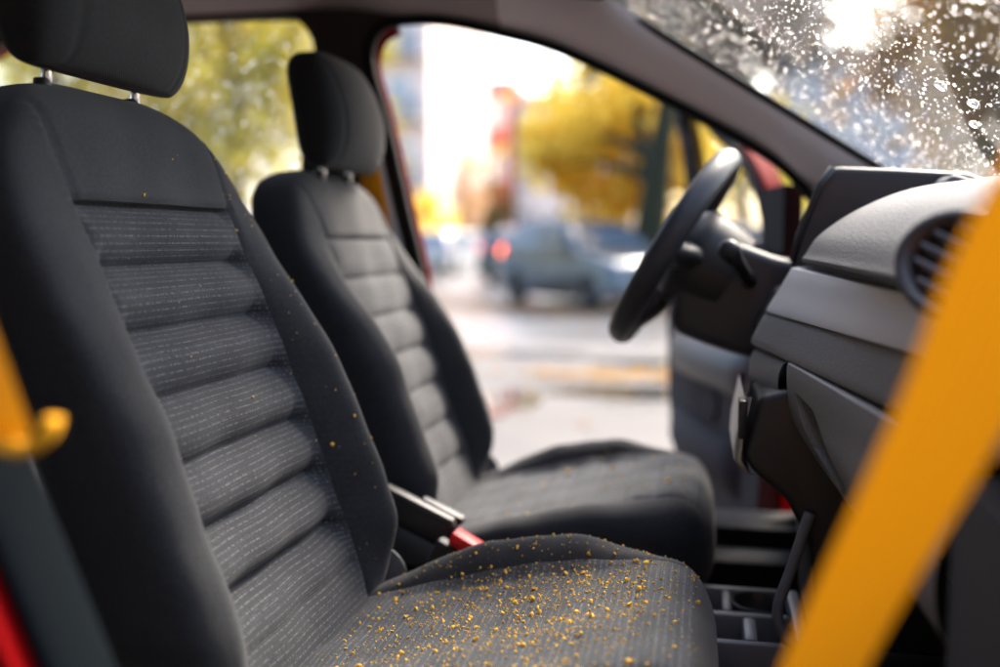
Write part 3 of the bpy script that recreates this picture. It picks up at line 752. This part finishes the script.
shr = prism('column_shroud', [(-.015, 1.090), (.035, 1.084), (.13, 1.048), (.24, 1.035), (.24, .86), (.08, .868), (.02, .885), (-.06, .915), (-.055, .985)], 1.775, 1.945, M['dark'], car, .022, seg=4)
st = tube('indicator_stalk', catmull([(.078, 1.775, 1.005), (.058, 1.72, 1.035), (.040, 1.675, 1.060), (.034, 1.655, 1.067)], 5), [.012]*6+[.013, .014, .016, .018, .019, .019, .018, .015, .012, .006], M['black'], car, 14)
st.parent = shr; st.matrix_parent_inverse = chain(shr).inverted()

# ---- open driver door, swung out on its front hinge
H = np.array([.22, 2.30]); dv = np.array([-.06, 3.22])-H; dv /= np.linalg.norm(dv); dn = np.array([-dv[1], dv[0]])   # dn points to the cabin side
if dn[0] > 0: dn = -dn
def dp(a, z, t=0.): return (H[0]+dv[0]*a+dn[0]*t, H[1]+dv[1]*a+dn[1]*t, z)
door = bpy.data.objects.new('driver_door', None); COL.objects.link(door); door.location = dp(.5, .4); door.parent = car; door.matrix_parent_inverse = chain(car).inverted()
fr = catmull([(.90, 1.02), (.835, 1.10), (.838, 1.235), (.895, 1.36), (.965, 1.455), (.955, 1.485), (.90, 1.478), (.70, 1.412), (.592, 1.365), (.461, 1.318), (.302, 1.232), (.215, 1.141), (.188, 1.055), (.19, 1.0)], 6)
fo = catmull([(.93, 1.02), (.875, 1.10), (.878, 1.235), (.935, 1.36), (1.01, 1.47), (.99, 1.515), (.90, 1.512), (.70, 1.447), (.592, 1.400), (.461, 1.353), (.302, 1.267), (.188, 1.165), (.155, 1.055), (.155, 1.0)], 6)
rows = []
for (a, z), (b, y) in zip(fr, fo): rows.append([dp(a, z, .0), dp(a, z, .03), dp(b, y, .03), dp(b, y, .0)])
loft('window_frame', rows, M['rubber'], door, closed=True, cap=True, smooth=False)
rows = []
for (a, z), (b, y) in zip(fr, fo):
    c = np.array([b, y])+(np.array([b, y])-np.array([a, z]))*.35; rows.append([dp(b, y, .018), dp(c[0], c[1], .014), dp(c[0], c[1], -.03), dp(a, z, -.03)])
loft('outer_frame', rows, M['red'], door, smooth=False)
filled('door_window', [[(a, z) for a, z in fr]], lambda a, z: dp(a, z, .012), M['glass'], door)
outl = catmull([(.11, 1.055), (.50, 1.045), (.90, 1.045), (.965, .95), (.978, .782), (.925, .50), (.80, .36), (.58, .330), (.30, .34), (.13, .40), (.10, .7)], 6, True)
filled('door_panel', [outl], lambda a, z: dp(a, z, .0), M['door_trim'], door, .055, (dn[0], dn[1], 0))
filled('outer_skin', [grow(outl, 1.02)], lambda a, z: dp(a, z, -.004), M['red'], door, .07, (-dn[0], -dn[1], 0))
rows = []
for a in np.linspace(.20, .88, 24):
    w = math.sin(PI*(a-.20)/.68)**.4
    rows.append([dp(a, .80, .056), dp(a, .775, .056+.05*w), dp(a, .745, .056+.058*w), dp(a, .70, .056+.045*w), dp(a, .67, .056)])
loft('armrest', rows, M['dark'], door)
filled('pull_recess', [catmull([(.43, .66), (.55, .68), (.67, .655), (.66, .60), (.55, .575), (.44, .59)], 5, True)], lambda a, z: dp(a, z, .0575), M['deep'], door, .006, (dn[0], dn[1], 0))
rows = []
for a in np.linspace(.24, .84, 24):
    w = math.sin(PI*(a-.24)/.60)**.35
    rows.append([dp(a, .56, .056), dp(a, .555, .056+.055*w), dp(a, .48, .056+.06*w), dp(a, .43+.02*(1-w), .056+.04*w), dp(a, .41, .056)])
loft('door_pocket', rows, M['door_trim'], door)
filled('mirror_corner', [[(.02, 1.205), (.15, 1.200), (.155, 1.05), (.02, 1.05)]], lambda a, z: dp(a, z, .0), M['rubber'], door, .045, (dn[0], dn[1], 0))
rp = [(.098, 1.292), (.150, 1.250), (.205, 1.200), (.24, 1.12), (.24, .5), (.31, .4), (.36, .5), (.36, 1.05), (.25, 1.19), (.14, 1.29)]
prism('door_jamb', rp, YF+.06, YF+.14, M['red'], car, .008)

# ---------------------------------------------------------------- rain on the glass
def drops(name, items, label, parent=None):
    """each item: (centre, normal, radius, elongation, direction) -> flattened cap"""
    V, F, base = [], [], 0; seg, rg = 12, 5
    for c, n, r, el, ang, hh in items:
        n = np.array(n)/np.linalg.norm(n); u = np.cross(n, (0, 1, 0)); u /= np.linalg.norm(u); w = np.cross(n, u)
        d1 = math.cos(ang)*u+math.sin(ang)*w; d2 = -math.sin(ang)*u+math.cos(ang)*w
        ph = rng.uniform(0, 6.28, 2)
        vs = []
        for i in range(rg):
            t = (PI/2)*i/rg; rr = math.cos(t); h = math.sin(t)*hh*r
            for s in range(seg):
                q = 2*PI*s/seg; k = r*rr*(1+.05*math.cos(2*q+ph[0])+.03*math.cos(3*q+ph[1]))
                vs.append(c+d1*k*math.cos(q)*el+d2*k*math.sin(q)+n*(h+.0004))
        vs.append(c+n*(hh*r+.0004))
        V += vs
        for i in range(rg-1):
            for s in range(seg): F.append((base+i*seg+s, base+i*seg+(s+1) % seg, base+(i+1)*seg+(s+1) % seg, base+(i+1)*seg+s))
        for s in range(seg): F.append((base+(rg-1)*seg+s, base+(rg-1)*seg+(s+1) % seg, base+rg*seg))
        F.append(tuple(base+s for s in range(seg-1, -1, -1))); base += rg*seg+1
    o = mesh(name, V, F, M['water'], parent, True, fix=False)
    return tag(o, label, 'water drops', None, 'stuff')
def wsn(x, y):
    a = ws(x+.004, y)-ws(x-.004, y); b = ws(x, y+.004)-ws(x, y-.004); n = np.cross(a, b); n /= np.linalg.norm(n); return n if n[2] > 0 else -n
it = []
for _ in range(6600):
    x = rng.uniform(-.17, .44); y = rng.uniform(.75, 2.03)
    r = float(np.clip(rng.lognormal(math.log(.00092), .52), .0005, .0034))
    if min(np.hypot(x-bx, y-by) for bx, by in ((.282, 1.396), (.322, 1.392), (.346, 1.480))) < .013: continue
    it.append((ws(x, y), wsn(x, y), r, rng.uniform(1., 1.2), rng.uniform(0, PI), rng.uniform(.55, .8)))
drops('rain_drops', it, 'countless small rain drops beaded all over the sloping windscreen')
big = [((940, 88), .0075), ((972, 106), .0078), ((973, 126), .0060)]
CAM = np.array([0, 0, 1.08]); YAW = math.radians(11.9); PITCH = math.radians(-5.5)
lab = ['large flattened rain drop on the windscreen, highest of the three big ones',
       'large round rain drop on the windscreen, between two other big ones',
       'large rain drop on the windscreen just under another big round one']
for (x, y, r, hh, el), l in zip(((.282, 1.396, .0098, .7, 1.2), (.322, 1.392, .0096, .85, 1.), (.346, 1.480, .0080, .85, 1.)), lab):
    o = drops('rain_drop', [(ws(x, y), wsn(x, y), r, el, .9, hh)], l); o['category'] = 'water drop'; o['kind'] = 'thing'; o['group'] = 'large drops on the windscreen'
it = []
for _ in range(1100):
    x = rng.uniform(-1.75, -.86); z = rng.uniform(1.08, 1.59); r = float(np.clip(rng.lognormal(math.log(.0019), .4), .001, .004))
    it.append((np.array([x, YF+.0305, z]), (0.001, 1, .02), r, 1.1, rng.uniform(0, PI), .6))
def drops_side(items):
    return drops('side_window_drops', items, 'fine rain drops on the rear side window behind the seats')
drops_side(it)

# ---------------------------------------------------------------- yellow belts
def strap(name, P, width_dir, w_, label, group=None, m='yellow', thick=.0):
    P = catmull(P, 10); rows = []
    for i, p in enumerate(P):
        wd = np.array(width_dir(i/(len(P)-1)), float); wd /= np.linalg.norm(wd); w = w_(i/(len(P)-1)) if callable(w_) else w_
        rows.append([p+wd*w*s for s in (-.5, -.47, -.25, 0, .25, .47, .5)])
    o = loft(name, rows, M[m], None, uv=True, thick=thick)
    return tag(o, label, 'seat belt', group)
strap('seat_belt', [(-.075, .600, .44), (-.005, .600, .60), (.075, .600, .820), (.131, .570, .975), (.168, .553, 1.085), (.245, .525, 1.255), (.30, .51, 1.34)],
      lambda t: (.93, -.10+.10*t, -.36), lambda t: .024+.039*min(t/.62, 1), 'wide yellow belt strap stretched slantwise across the front of the dashboard')
sb = strap('seat_belt', [(-.69, .58, 1.44), (-.58, .565, 1.24), (-.512, .555, 1.10), (-.478, .552, 1.028), (-.458, .550, .978), (-.446, .549, .948)], lambda t: (.90, -.25, .30), .052, 'yellow belt hanging by the near door post with a plastic tongue at its end')
tube('belt_tongue', catmull([(-.466, .548, .963), (-.449, .546, .948), (-.430, .546, .945), (-.416, .547, .953), (-.411, .548, .965)], 6), .0100, M['yellow_plastic'], sb, 14, False, .5)
strap('seat_belt', [(-.80, 2.105, 1.42), (-.765, 2.10, 1.32), (-.735, 2.095, 1.20), (-.70, 2.09, 1.00), (-.66, 2.085, .60)], lambda t: (1, -.12, .2), .05, 'orange-yellow belt behind the driver headrest at the far door post')

# ---------------------------------------------------------------- outside: ground
def sheet(name, x0, x1, y0, y1, z, m, nx=2, ny=2):
    V = [(x0+(x1-x0)*i/(nx-1), y0+(y1-y0)*j/(ny-1), z) for j in range(ny) for i in range(nx)]
    F = [(j*nx+i, j*nx+i+1, (j+1)*nx+i+1, (j+1)*nx+i) for j in range(ny-1) for i in range(nx-1)]
    return tag(mesh(name, V, F, m, None, False), kind='structure')
sheet('ground', -400, 400, -400, 400, -.14, M['earth'])
sheet('road', -120, 120, 9.86, 46, -.10, M['asphalt'])
sheet('pavement', -60, 60, 2.75, 9.70, 0., M['paving'])
sheet('bounce_blocker', -60, 60, -12, 2.75, -.004, M['bounce_blocker'])  # unseen dark sheet added to cut light bounced up into the near side
bm = bmesh.new()
for i in range(70): add_box(bm, -35+i*1.0+.006, -35+i*1.0+.994, 9.70, 9.86, -.13, .006, .012)
tag(bmobj('kerb', bm, M['kerb'], None, True, 40), kind='structure')
def blob_loop(cx, cy, rx, ry, n=26, rough=.22, seed=0):
    r = np.random.default_rng(seed); ph = r.uniform(0, 6.28, 4)
    return [(cx+rx*(1+rough*(.6*math.cos(2*q+ph[0])+.5*math.cos(3*q+ph[1])+.4*math.cos(5*q+ph[2])))*math.cos(q), cy+ry*(1+rough*(.6*math.sin(2*q+ph[1])+.5*math.cos(4*q+ph[3])))*math.sin(q)) for q in np.linspace(0, 2*PI, n, endpoint=False)]
M['puddle'] = mat('puddle_water', (.055, .052, .048), .02, spec=.6, bump=(6, .02, .01))
for i, (cx, cy, rx, ry) in enumerate(((-.35, 6.9, .75, .35), (-1.3, 6.3, .25, .55), (-1.9, 9.0, .9, .22), (.2, 8.6, 1.1, .28))):
    o = filled('puddle', [blob_loop(cx, cy, rx, ry, seed=i)], lambda a, b: (a, b, .004), M['puddle']); tag(o, kind='structure')
# fallen leaves: countless, one object
V, F = [], []
def litter(cx, cy, sx, sy, n, z):
    for _ in range(n):
        x, y = rng.normal(cx, sx), rng.normal(cy, sy); a = rng.uniform(0, 6.28); s = rng.uniform(.035, .075); b = len(V)
        for k, (p, q) in enumerate(((-1, 0), (0, -.6), (1, 0), (0, .6))):
            V.append((x+s*(p*math.cos(a)-q*math.sin(a)), y+s*(p*math.sin(a)+q*math.cos(a)), z+.006+rng.uniform(0, .012)))
        F.append((b, b+1, b+2, b+3))
litter(-.35, 7.75, .55, .12, 200, 0.); litter(-1.6, 16.9, 1.5, .8, 2600, -.10); litter(-2., 10.4, 2.2, .25, 300, -.10); litter(0, 6, 3, 2, 60, 0.); litter(0, 20, 6, 3, 2500, -.10)
tag(mesh('fallen_leaves', V, F, M['litter'], None, False, fix=False), 'golden fallen leaves strewn over the wet paving and under the parked car', 'leaves', None, 'stuff')

# ---------------------------------------------------------------- trees
def tree(base, h, crown_c, crown_r, nleaf, leafm, label, barkm='bark2', trunk_r=.18, lean=(0, 0), size=.16, group='trees along the street', name='autumn_tree', clumps=26, seed=0, low=None):
    r = np.random.default_rng(seed); base = np.array(base, float)
    t = root(name, base, label, 'tree', group)
    top = base+np.array([lean[0], lean[1], h*.8])
    P = catmull([base+np.array([0, 0, -.05]), base+np.array([lean[0]*.25, lean[1]*.25, h*.25]), base+np.array([lean[0]*.6, lean[1]*.6, h*.5]), top], 5)
    R = np.linspace(trunk_r, trunk_r*.25, len(P)); R[0] *= 1.3
    tk = tube('trunk', P, R, M[barkm], t, 10)
    cc = np.array(crown_c, float); cr = np.array(crown_r, float); C = []
    while len(C) < clumps:
        d = r.normal(size=3); d /= np.linalg.norm(d); q = cc+d*cr*r.uniform(.35, 1.)**.6
        if low is None or q[2] > low: C.append(q)
    for q in C[:9]:
        i = int(r.uniform(.4, .95)*(len(P)-1)); a = P[i]
        tube('limb', catmull([a, (a+q)/2+np.array([0, 0, .15*h*.2]), q], 4), np.linspace(R[i]*.6, .02, 9), M[barkm], tk, 6)
    per = nleaf//clumps; V = []; n = 0
    cs = np.repeat(np.array(C), per, 0); rad = np.repeat(r.uniform(.18, .36, len(C))*cr.mean(), per)
    pts = cs+r.normal(size=cs.shape)*rad[:, None]*np.array([.75, .75, .6])
    if low is not None: pts = pts[pts[:, 2] > low-.3]
    n = len(pts); u = r.normal(size=(n, 3)); u /= np.linalg.norm(u, axis=1)[:, None]; w = np.cross(u, r.normal(size=(n, 3))); w /= np.linalg.norm(w, axis=1)[:, None]
    s = size*r.uniform(.6, 1.3, (n, 1))
    Q = np.stack([pts-u*s, pts+w*s*.6, pts+u*s, pts-w*s*.6], 1).reshape(-1, 3)
    mesh('crown', Q, [(4*i, 4*i+1, 4*i+2, 4*i+3) for i in range(n)], M[leafm], t, False, fix=False)
    return t
tree((-1.08, 17.9, -.1), 6.5, (-1.75, 20.6, 3.25), (2.0, 1.7, 1.55), 3600, 'leaf_yellow', 'golden yellow street tree with a dark mossy leaning trunk behind the blue-grey car', 'bark', .40, (.50, .2), .17, seed=1, low=1.6, clumps=44)
tree((-7.4, 14.6, -.1), 7.5, (-7.3, 14.4, 4.1), (1.5, 1.3, 2.8), 2300, 'leaf_lime', 'yellow-green tree seen through the rear side window, close to the driver headrest', 'bark2', .14, (.1, 0), .13, seed=2)
tree((-9.6, 13.2, -.1), 7., (-9.4, 13.4, 3.6), (1.4, 1.4, 2.8), 2300, 'leaf_lime', 'yellow-green tree glimpsed under the near headrest through the rear side window', 'bark2', .14, (-.1, 0), .13, seed=3)
tree((-13.0, 20, -.1), 9., (-13.0, 20, 4.6), (2.6, 2., 3.8), 2600, 'leaf_lime', 'taller green and yellow tree further back outside the rear side window', 'bark2', .2, (-.2, 0), .16, seed=4)
tree((-12.3, 36, -.1), 9.5, (-12.3, 36, 5.0), (.4, .4, 4.4), 1500, 'leaf_lime', 'slim yellowish poplar in front of the pale apartment block', 'bark2', .12, (0, 0), .16, seed=5)
tree((-11.1, 39, -.1), 3.6, (-11.1, 39, 1.9), (1.0, 1.0, 1.2), 900, 'leaf_yellow', 'small round yellow tree low beside the apartment block', 'bark2', .1, (0, 0), .15, seed=6)
tree((-12.4, 50, -.1), 6.5, (-12.4, 50, 3.6), (1.5, 1.5, 2.2), 1100, 'leaf_pale', 'distant pale brown tree in the middle of the street view', 'bark2', .15, (0, 0), .18, seed=7)
tree((-12.7, 56, -.1), 5., (-12.2, 55, 2.8), (1.2, 1.2, 1.7), 800, 'leaf_olive', 'small olive tree in front of the red brick building', 'bark2', .12, (0, 0), .18, seed=8)
tree((1.0, 27, -.1), 11., (-.2, 27, 7.4), (4.1, 2.3, 3.6), 9000, 'leaf_brown', 'tall brown-leaved tree seen through the upper wet windscreen', 'bark2', .25, (-.3, 0), .2, seed=9, clumps=36)
tree((4.9, 18.5, -.1), 9., (5.1, 18.3, 4.9), (2.3, 1.6, 3.3), 6800, 'leaf_orange', 'orange-brown tree seen through the drops at the right of the windscreen', 'bark2', .2, (.2, 0), .16, seed=10, clumps=34)
tree((4.6, 15.6, -.1), 3.2, (4.9, 15.5, 1.9), (1.3, .9, 1.2), 2400, 'leaf_olive', 'low dark olive shrub-like tree just above the dashboard edge', 'bark2', .1, (.1, 0), .11, seed=11)
tree((1.2, 36, -.1), 7., (1.2, 36, 3.8), (2.4, 2., 2.4), 1500, 'leaf_lime', 'pale green-yellow tree beyond the door window', 'bark2', .15, (0, 0), .2, seed=12)

# ---------------------------------------------------------------- buildings
def building(name, x0, x1, y0, y1, h, m, label, cols, floors, balc=False, z0=-.14, sw=1.3, sh=1.5, group='buildings along the street', roofm='balcony', cat='building'):
    b = root(name, ((x0+x1)/2, y0, z0), label, cat, group)
    bm = bmesh.new(); add_box(bm, x0, x1, y0, y1, z0, h, 0); bmobj('wall', bm, M[m], b)
    bm = bmesh.new(); add_box(bm, x0-.2, x1+.2, y0-.2, y1+.2, h+.002, h+.35, .03); bmobj('roof', bm, M[roofm], b)
    fh = (h-z0-.8)/floors; cw = (x1-x0)/cols
    for f in range(floors):
        for c in range(cols):
            cx = x0+cw*(c+.5); cz = z0+.8+fh*f+fh*.5
            bm = bmesh.new()
            for (a0, a1, c0, c1) in ((-sw/2-.1, sw/2+.1, sh/2, sh/2+.1), (-sw/2-.1, sw/2+.1, -sh/2-.1, -sh/2), (-sw/2-.1, -sw/2, -sh/2, sh/2), (sw/2, sw/2+.1, -sh/2, sh/2), (-.03, .03, -sh/2, sh/2)):
                add_box(bm, cx+a0, cx+a1, y0-.06, y0-.003, cz+c0, cz+c1)
            w = bmobj('window', bm, M['frame_white'], b)
            bm = bmesh.new(); add_box(bm, cx-sw/2, cx+sw/2, y0-.02, y0-.004, cz-sh/2, cz+sh/2); bmobj('pane', bm, M['window'], w)
            if balc and (c % 2 == balc-1):
                bm = bmesh.new(); add_box(bm, cx-cw*.46, cx+cw*.46, y0-1.2, y0-.07, cz-fh*.5, cz-fh*.5+.15); add_box(bm, cx-cw*.46, cx+cw*.46, y0-1.2, y0-1.12, cz-fh*.5+.152, cz-fh*.5+1.1)
                bmobj('balcony', bm, M['balcony'], b)
    return b
building('apartment_block', -30, -12.6, 44, 56, 21, 'stucco', 'pale pinkish apartment block with grey balconies beside the far door post', 6, 7, 2, sw=.95, sh=1.25)
building('brick_building', -14.0, -12.0, 60, 70, 10.6, 'brick', 'narrow red brick building in the distance beside a white one', 1, 3)
building('white_building', -11.9, -4.5, 61, 72, 9.4, 'stucco_white', 'white building behind the golden tree, next to red brick', 4, 3)
building('grey_building', 4.5, 19, 64, 76, 12.5, 'stucco_blue', 'blue-grey building seen dimly through the wet windscreen', 6, 4)
building('low_building', -30, -13.5, 27, 34, 4.5, 'stucco_white', 'low white building behind the trees in the rear side window', 6, 2)
building('peach_building', -11.8, -6, 100, 112, 6, 'peach', 'low peach-coloured building at the far end of the street', 4, 2)

building('light_blocker_wall', -16, 14, -9, -3.2, 5.8, 'light_blocker', 'unseen dark wall added behind the camera to shade the near side of the car', 8, 2)  # unseen wall added behind the camera to block light on the near side

# ---------------------------------------------------------------- vehicles
def hatchback(paint, label, tail='lamp_red', group='cars parked in the street'):
    r = root('parked_car', (0, 0, 0), label, 'car', group)
    side = [(-2.0, .30), (-2.03, .55), (-2.02, .80), (-1.96, .98), (-1.80, 1.20), (-1.55, 1.42), (-1.1, 1.50), (-.4, 1.52), (.15, 1.47), (.55, 1.28), (.95, 1.02), (1.35, .95), (1.75, .86), (1.96, .72), (2.02, .50), (2.0, .28), (1.6, .20), (0, .18), (-1.6, .20)]
    P = catmull(side, 4, True); rows = []
    for y, k in ((-.86, .86), (-.85, .95), (-.80, .985), (-.6, 1.), (0, 1.005), (.6, 1.), (.80, .985), (.85, .95), (.86, .86)):
        row = []
        for x, z in P:
            tuck = 1-.24*np.clip((z-.95)/.55, 0, 1); row.append((x*(.985 if abs(y) > .84 else 1)*(.5+.5*k if abs(y) > .8 else 1.), y*tuck, .18+(z-.18)*(.5+.5*k)))
        rows.append(row)
    loft('body', rows, M[paint], r, closed=True, cap=True)
    def pane(nm, pts): 
        bm = bmesh.new(); vs = [bm.verts.new(p) for p in pts]; bm.faces.new(vs); e = bmesh.ops.extrude_face_region(bm, geom=list(bm.faces))
        c = sum((v.co for v in vs), Vector())/len(vs); out = Vector((c.x*.2, c.y, .5)).normalized()*.012
        for v in e['geom']:
            if isinstance(v, bmesh.types.BMVert): v.co += out
        bmobj(nm, bm, M['car_window'], r)
    ty = lambda z: .862*(1-.24*np.clip((z-.95)/.55, 0, 1))+.002
    for s in (-1, 1):
        pane('side_window', [(-1.62, s*ty(1.02), 1.02), (-.42, s*ty(1.0), 1.0), (-.42, s*ty(1.42), 1.42), (-1.28, s*ty(1.40), 1.40)])
        pane('side_window', [(-.34, s*ty(1.0), 1.0), (.78, s*ty(1.0), 1.0), (.20, s*ty(1.38), 1.38), (-.34, s*ty(1.42), 1.42)])
    pane('windscreen', [(.98, -.74, 1.03), (.98, .74, 1.03), (.30, .62, 1.435), (.30, -.62, 1.435)])
    pane('rear_window', [(-1.90, -.66, 1.08), (-1.90, .66, 1.08), (-1.66, .60, 1.36), (-1.66, -.60, 1.36)])
    for x in (-1.25, 1.28):
        for s in (-1, 1):
            w = lathe('wheel', [(.20, -.10), (.29, -.10), (.315, -.07), (.315, .07), (.29, .10), (.20, .10)], M['tyre'], r, (x, s*.79, .315), (0, s, 0), 24)
            lathe('rim', [(.0, .085), (.05, .10), (.08, .085), (.17, .092), (.20, .104), (.205, .0)], M['rim'], w, (x, s*.79, .315), (0, s, 0), 20)
    for s in (-1, 1):
        lathe('headlight', [(0, .04), (.07, .03), (.11, .0)], M['lamp_clear'], r, (1.86, s*.62, .72), (1, s*.45, .35), 18)
        lathe('tail_light', [(0, .05), (.07, .04), (.115, .0)], M[tail], r, (-1.90, s*.80, .95), (-.75, s*.9, .12), 18)
    bm = bmesh.new(); add_box(bm, 1.97, 2.03, -.45, .45, .36, .55, .02); bmobj('grille', bm, M['black'], r, True, 40)
    for s in (-1, 1):
        bm = bmesh.new(); add_box(bm, .52, .66, s*.90-.09, s*.90+.09, 1.0, 1.12, .03); bmobj('door_mirror', bm, M[paint], r, True, 40)
    return r
def place(c, x, y, heading, z=-.10): c.location = (x, y, z); c.rotation_euler = (0, 0, math.radians(heading))
c = hatchback('paint_blue', 'blue-grey hatchback parked outside the open driver door, one tail light glowing orange', 'lamp_lit'); place(c, -2.1, 17.6, -50); c.scale = (.96, .96, 1.02)
proto = hatchback('paint_dark', 'dark car with a red tail light just behind the blue-grey hatchback', 'lamp_lit_red'); place(proto, -4.80, 27.5, 78)
def recar(src, paint, label, x, y, hd):
    k = copy_tree(src); k['label'] = label; place(k, x, y, hd)
    for ch in k.children:
        if ch.name.startswith(('body', 'door_mirror')):
            ch.data = ch.data.copy(); ch.data.materials[0] = M[paint]
        if ch.name.startswith('tail_light'):
            ch.data = ch.data.copy(); ch.data.materials[0] = M['lamp_red']
    return k
recar(proto, 'paint_silver', 'silver car far along the street at the edge of the driver seat', -10.4, 42, 80)
recar(proto, 'paint_silver', 'pale car far along the street by the driver seat shoulder', -8.9, 33, 85)
recar(proto, 'paint_dark', 'dark car farthest along the street below the brown tree', -11.6, 55, 85)
recar(proto, 'paint_white', 'white car beyond the window of the open driver door', 1.6, 23, 15)
recar(proto, 'paint_silver', 'silver car parked behind the mossy tree trunk', -1.2, 25, 10)
# road sign
sg = root('road_sign', (-3.2, 30.2, -.1), 'small red round road sign on a grey pole above the blue-grey car', 'sign')
tube('pole', [(-3.2, 30.2, -.1), (-3.2, 30.2, 2.15)], .035, M['post'], sg)
lathe('sign_disc', [(0, .012), (.30, .012), (.30, -.012), (0, -.012)], M['sign_red'], sg, (-3.2, 30.14, 1.82), (0, -1, 0), 28, False)

# ---------------------------------------------------------------- light, sky, camera
EL, AZ = 42., 25.            # sun elevation; azimuth measured from +Y towards +X
wd = bpy.data.worlds.new('World'); S.world = wd; wd.use_nodes = True; nt = wd.node_tree
sky = nt.nodes.new('ShaderNodeTexSky'); sky.sky_type = 'NISHITA'; sky.sun_disc = False
sky.sun_elevation = math.radians(EL); sky.sun_rotation = math.radians(AZ); sky.air_density = 1.0; sky.dust_density = 4.; sky.ozone_density = 1.
bgn = nt.nodes['Background']; nt.links.new(sky.outputs[0], bgn.inputs[0]); bgn.inputs[1].default_value = .12
sd = bpy.data.lights.new('sun', 'SUN'); sd.energy = 1.5; sd.angle = math.radians(14); sd.color = (1., .90, .78)
so = bpy.data.objects.new('sun', sd); COL.objects.link(so)
dirv = Vector((math.sin(math.radians(AZ))*math.cos(math.radians(EL)), math.cos(math.radians(AZ))*math.cos(math.radians(EL)), math.sin(math.radians(EL))))
so.rotation_euler = dirv.to_track_quat('Z', 'Y').to_euler(); so.location = dirv*50

cd = bpy.data.cameras.new('camera'); cam = bpy.data.objects.new('camera', cd); COL.objects.link(cam); S.camera = cam
cd.sensor_width = 36; cd.lens = 35.0; cd.clip_start = .02; cd.clip_end = 2000
fwd = Vector((-math.sin(YAW)*math.cos(PITCH), math.cos(YAW)*math.cos(PITCH), math.sin(PITCH)))
cam.location = (0, 0, 1.08); cam.rotation_euler = fwd.to_track_quat('-Z', 'Y').to_euler()
cd.dof.use_dof = True; cd.dof.focus_distance = 1.27; cd.dof.aperture_fstop = 1.25; cd.dof.aperture_blades = 0

S.render.engine = 'CYCLES'; S.cycles.use_denoising = True
S.cycles.max_bounces = 12; S.cycles.transmission_bounces = 8; S.cycles.transparent_max_bounces = 16; S.cycles.diffuse_bounces = 5
S.cycles.sample_clamp_indirect = 8
S.view_settings.view_transform = 'Standard'; S.view_settings.look = 'None'; S.view_settings.exposure = 2.7; S.view_settings.gamma = 1; S.view_settings.use_curve_mapping = False
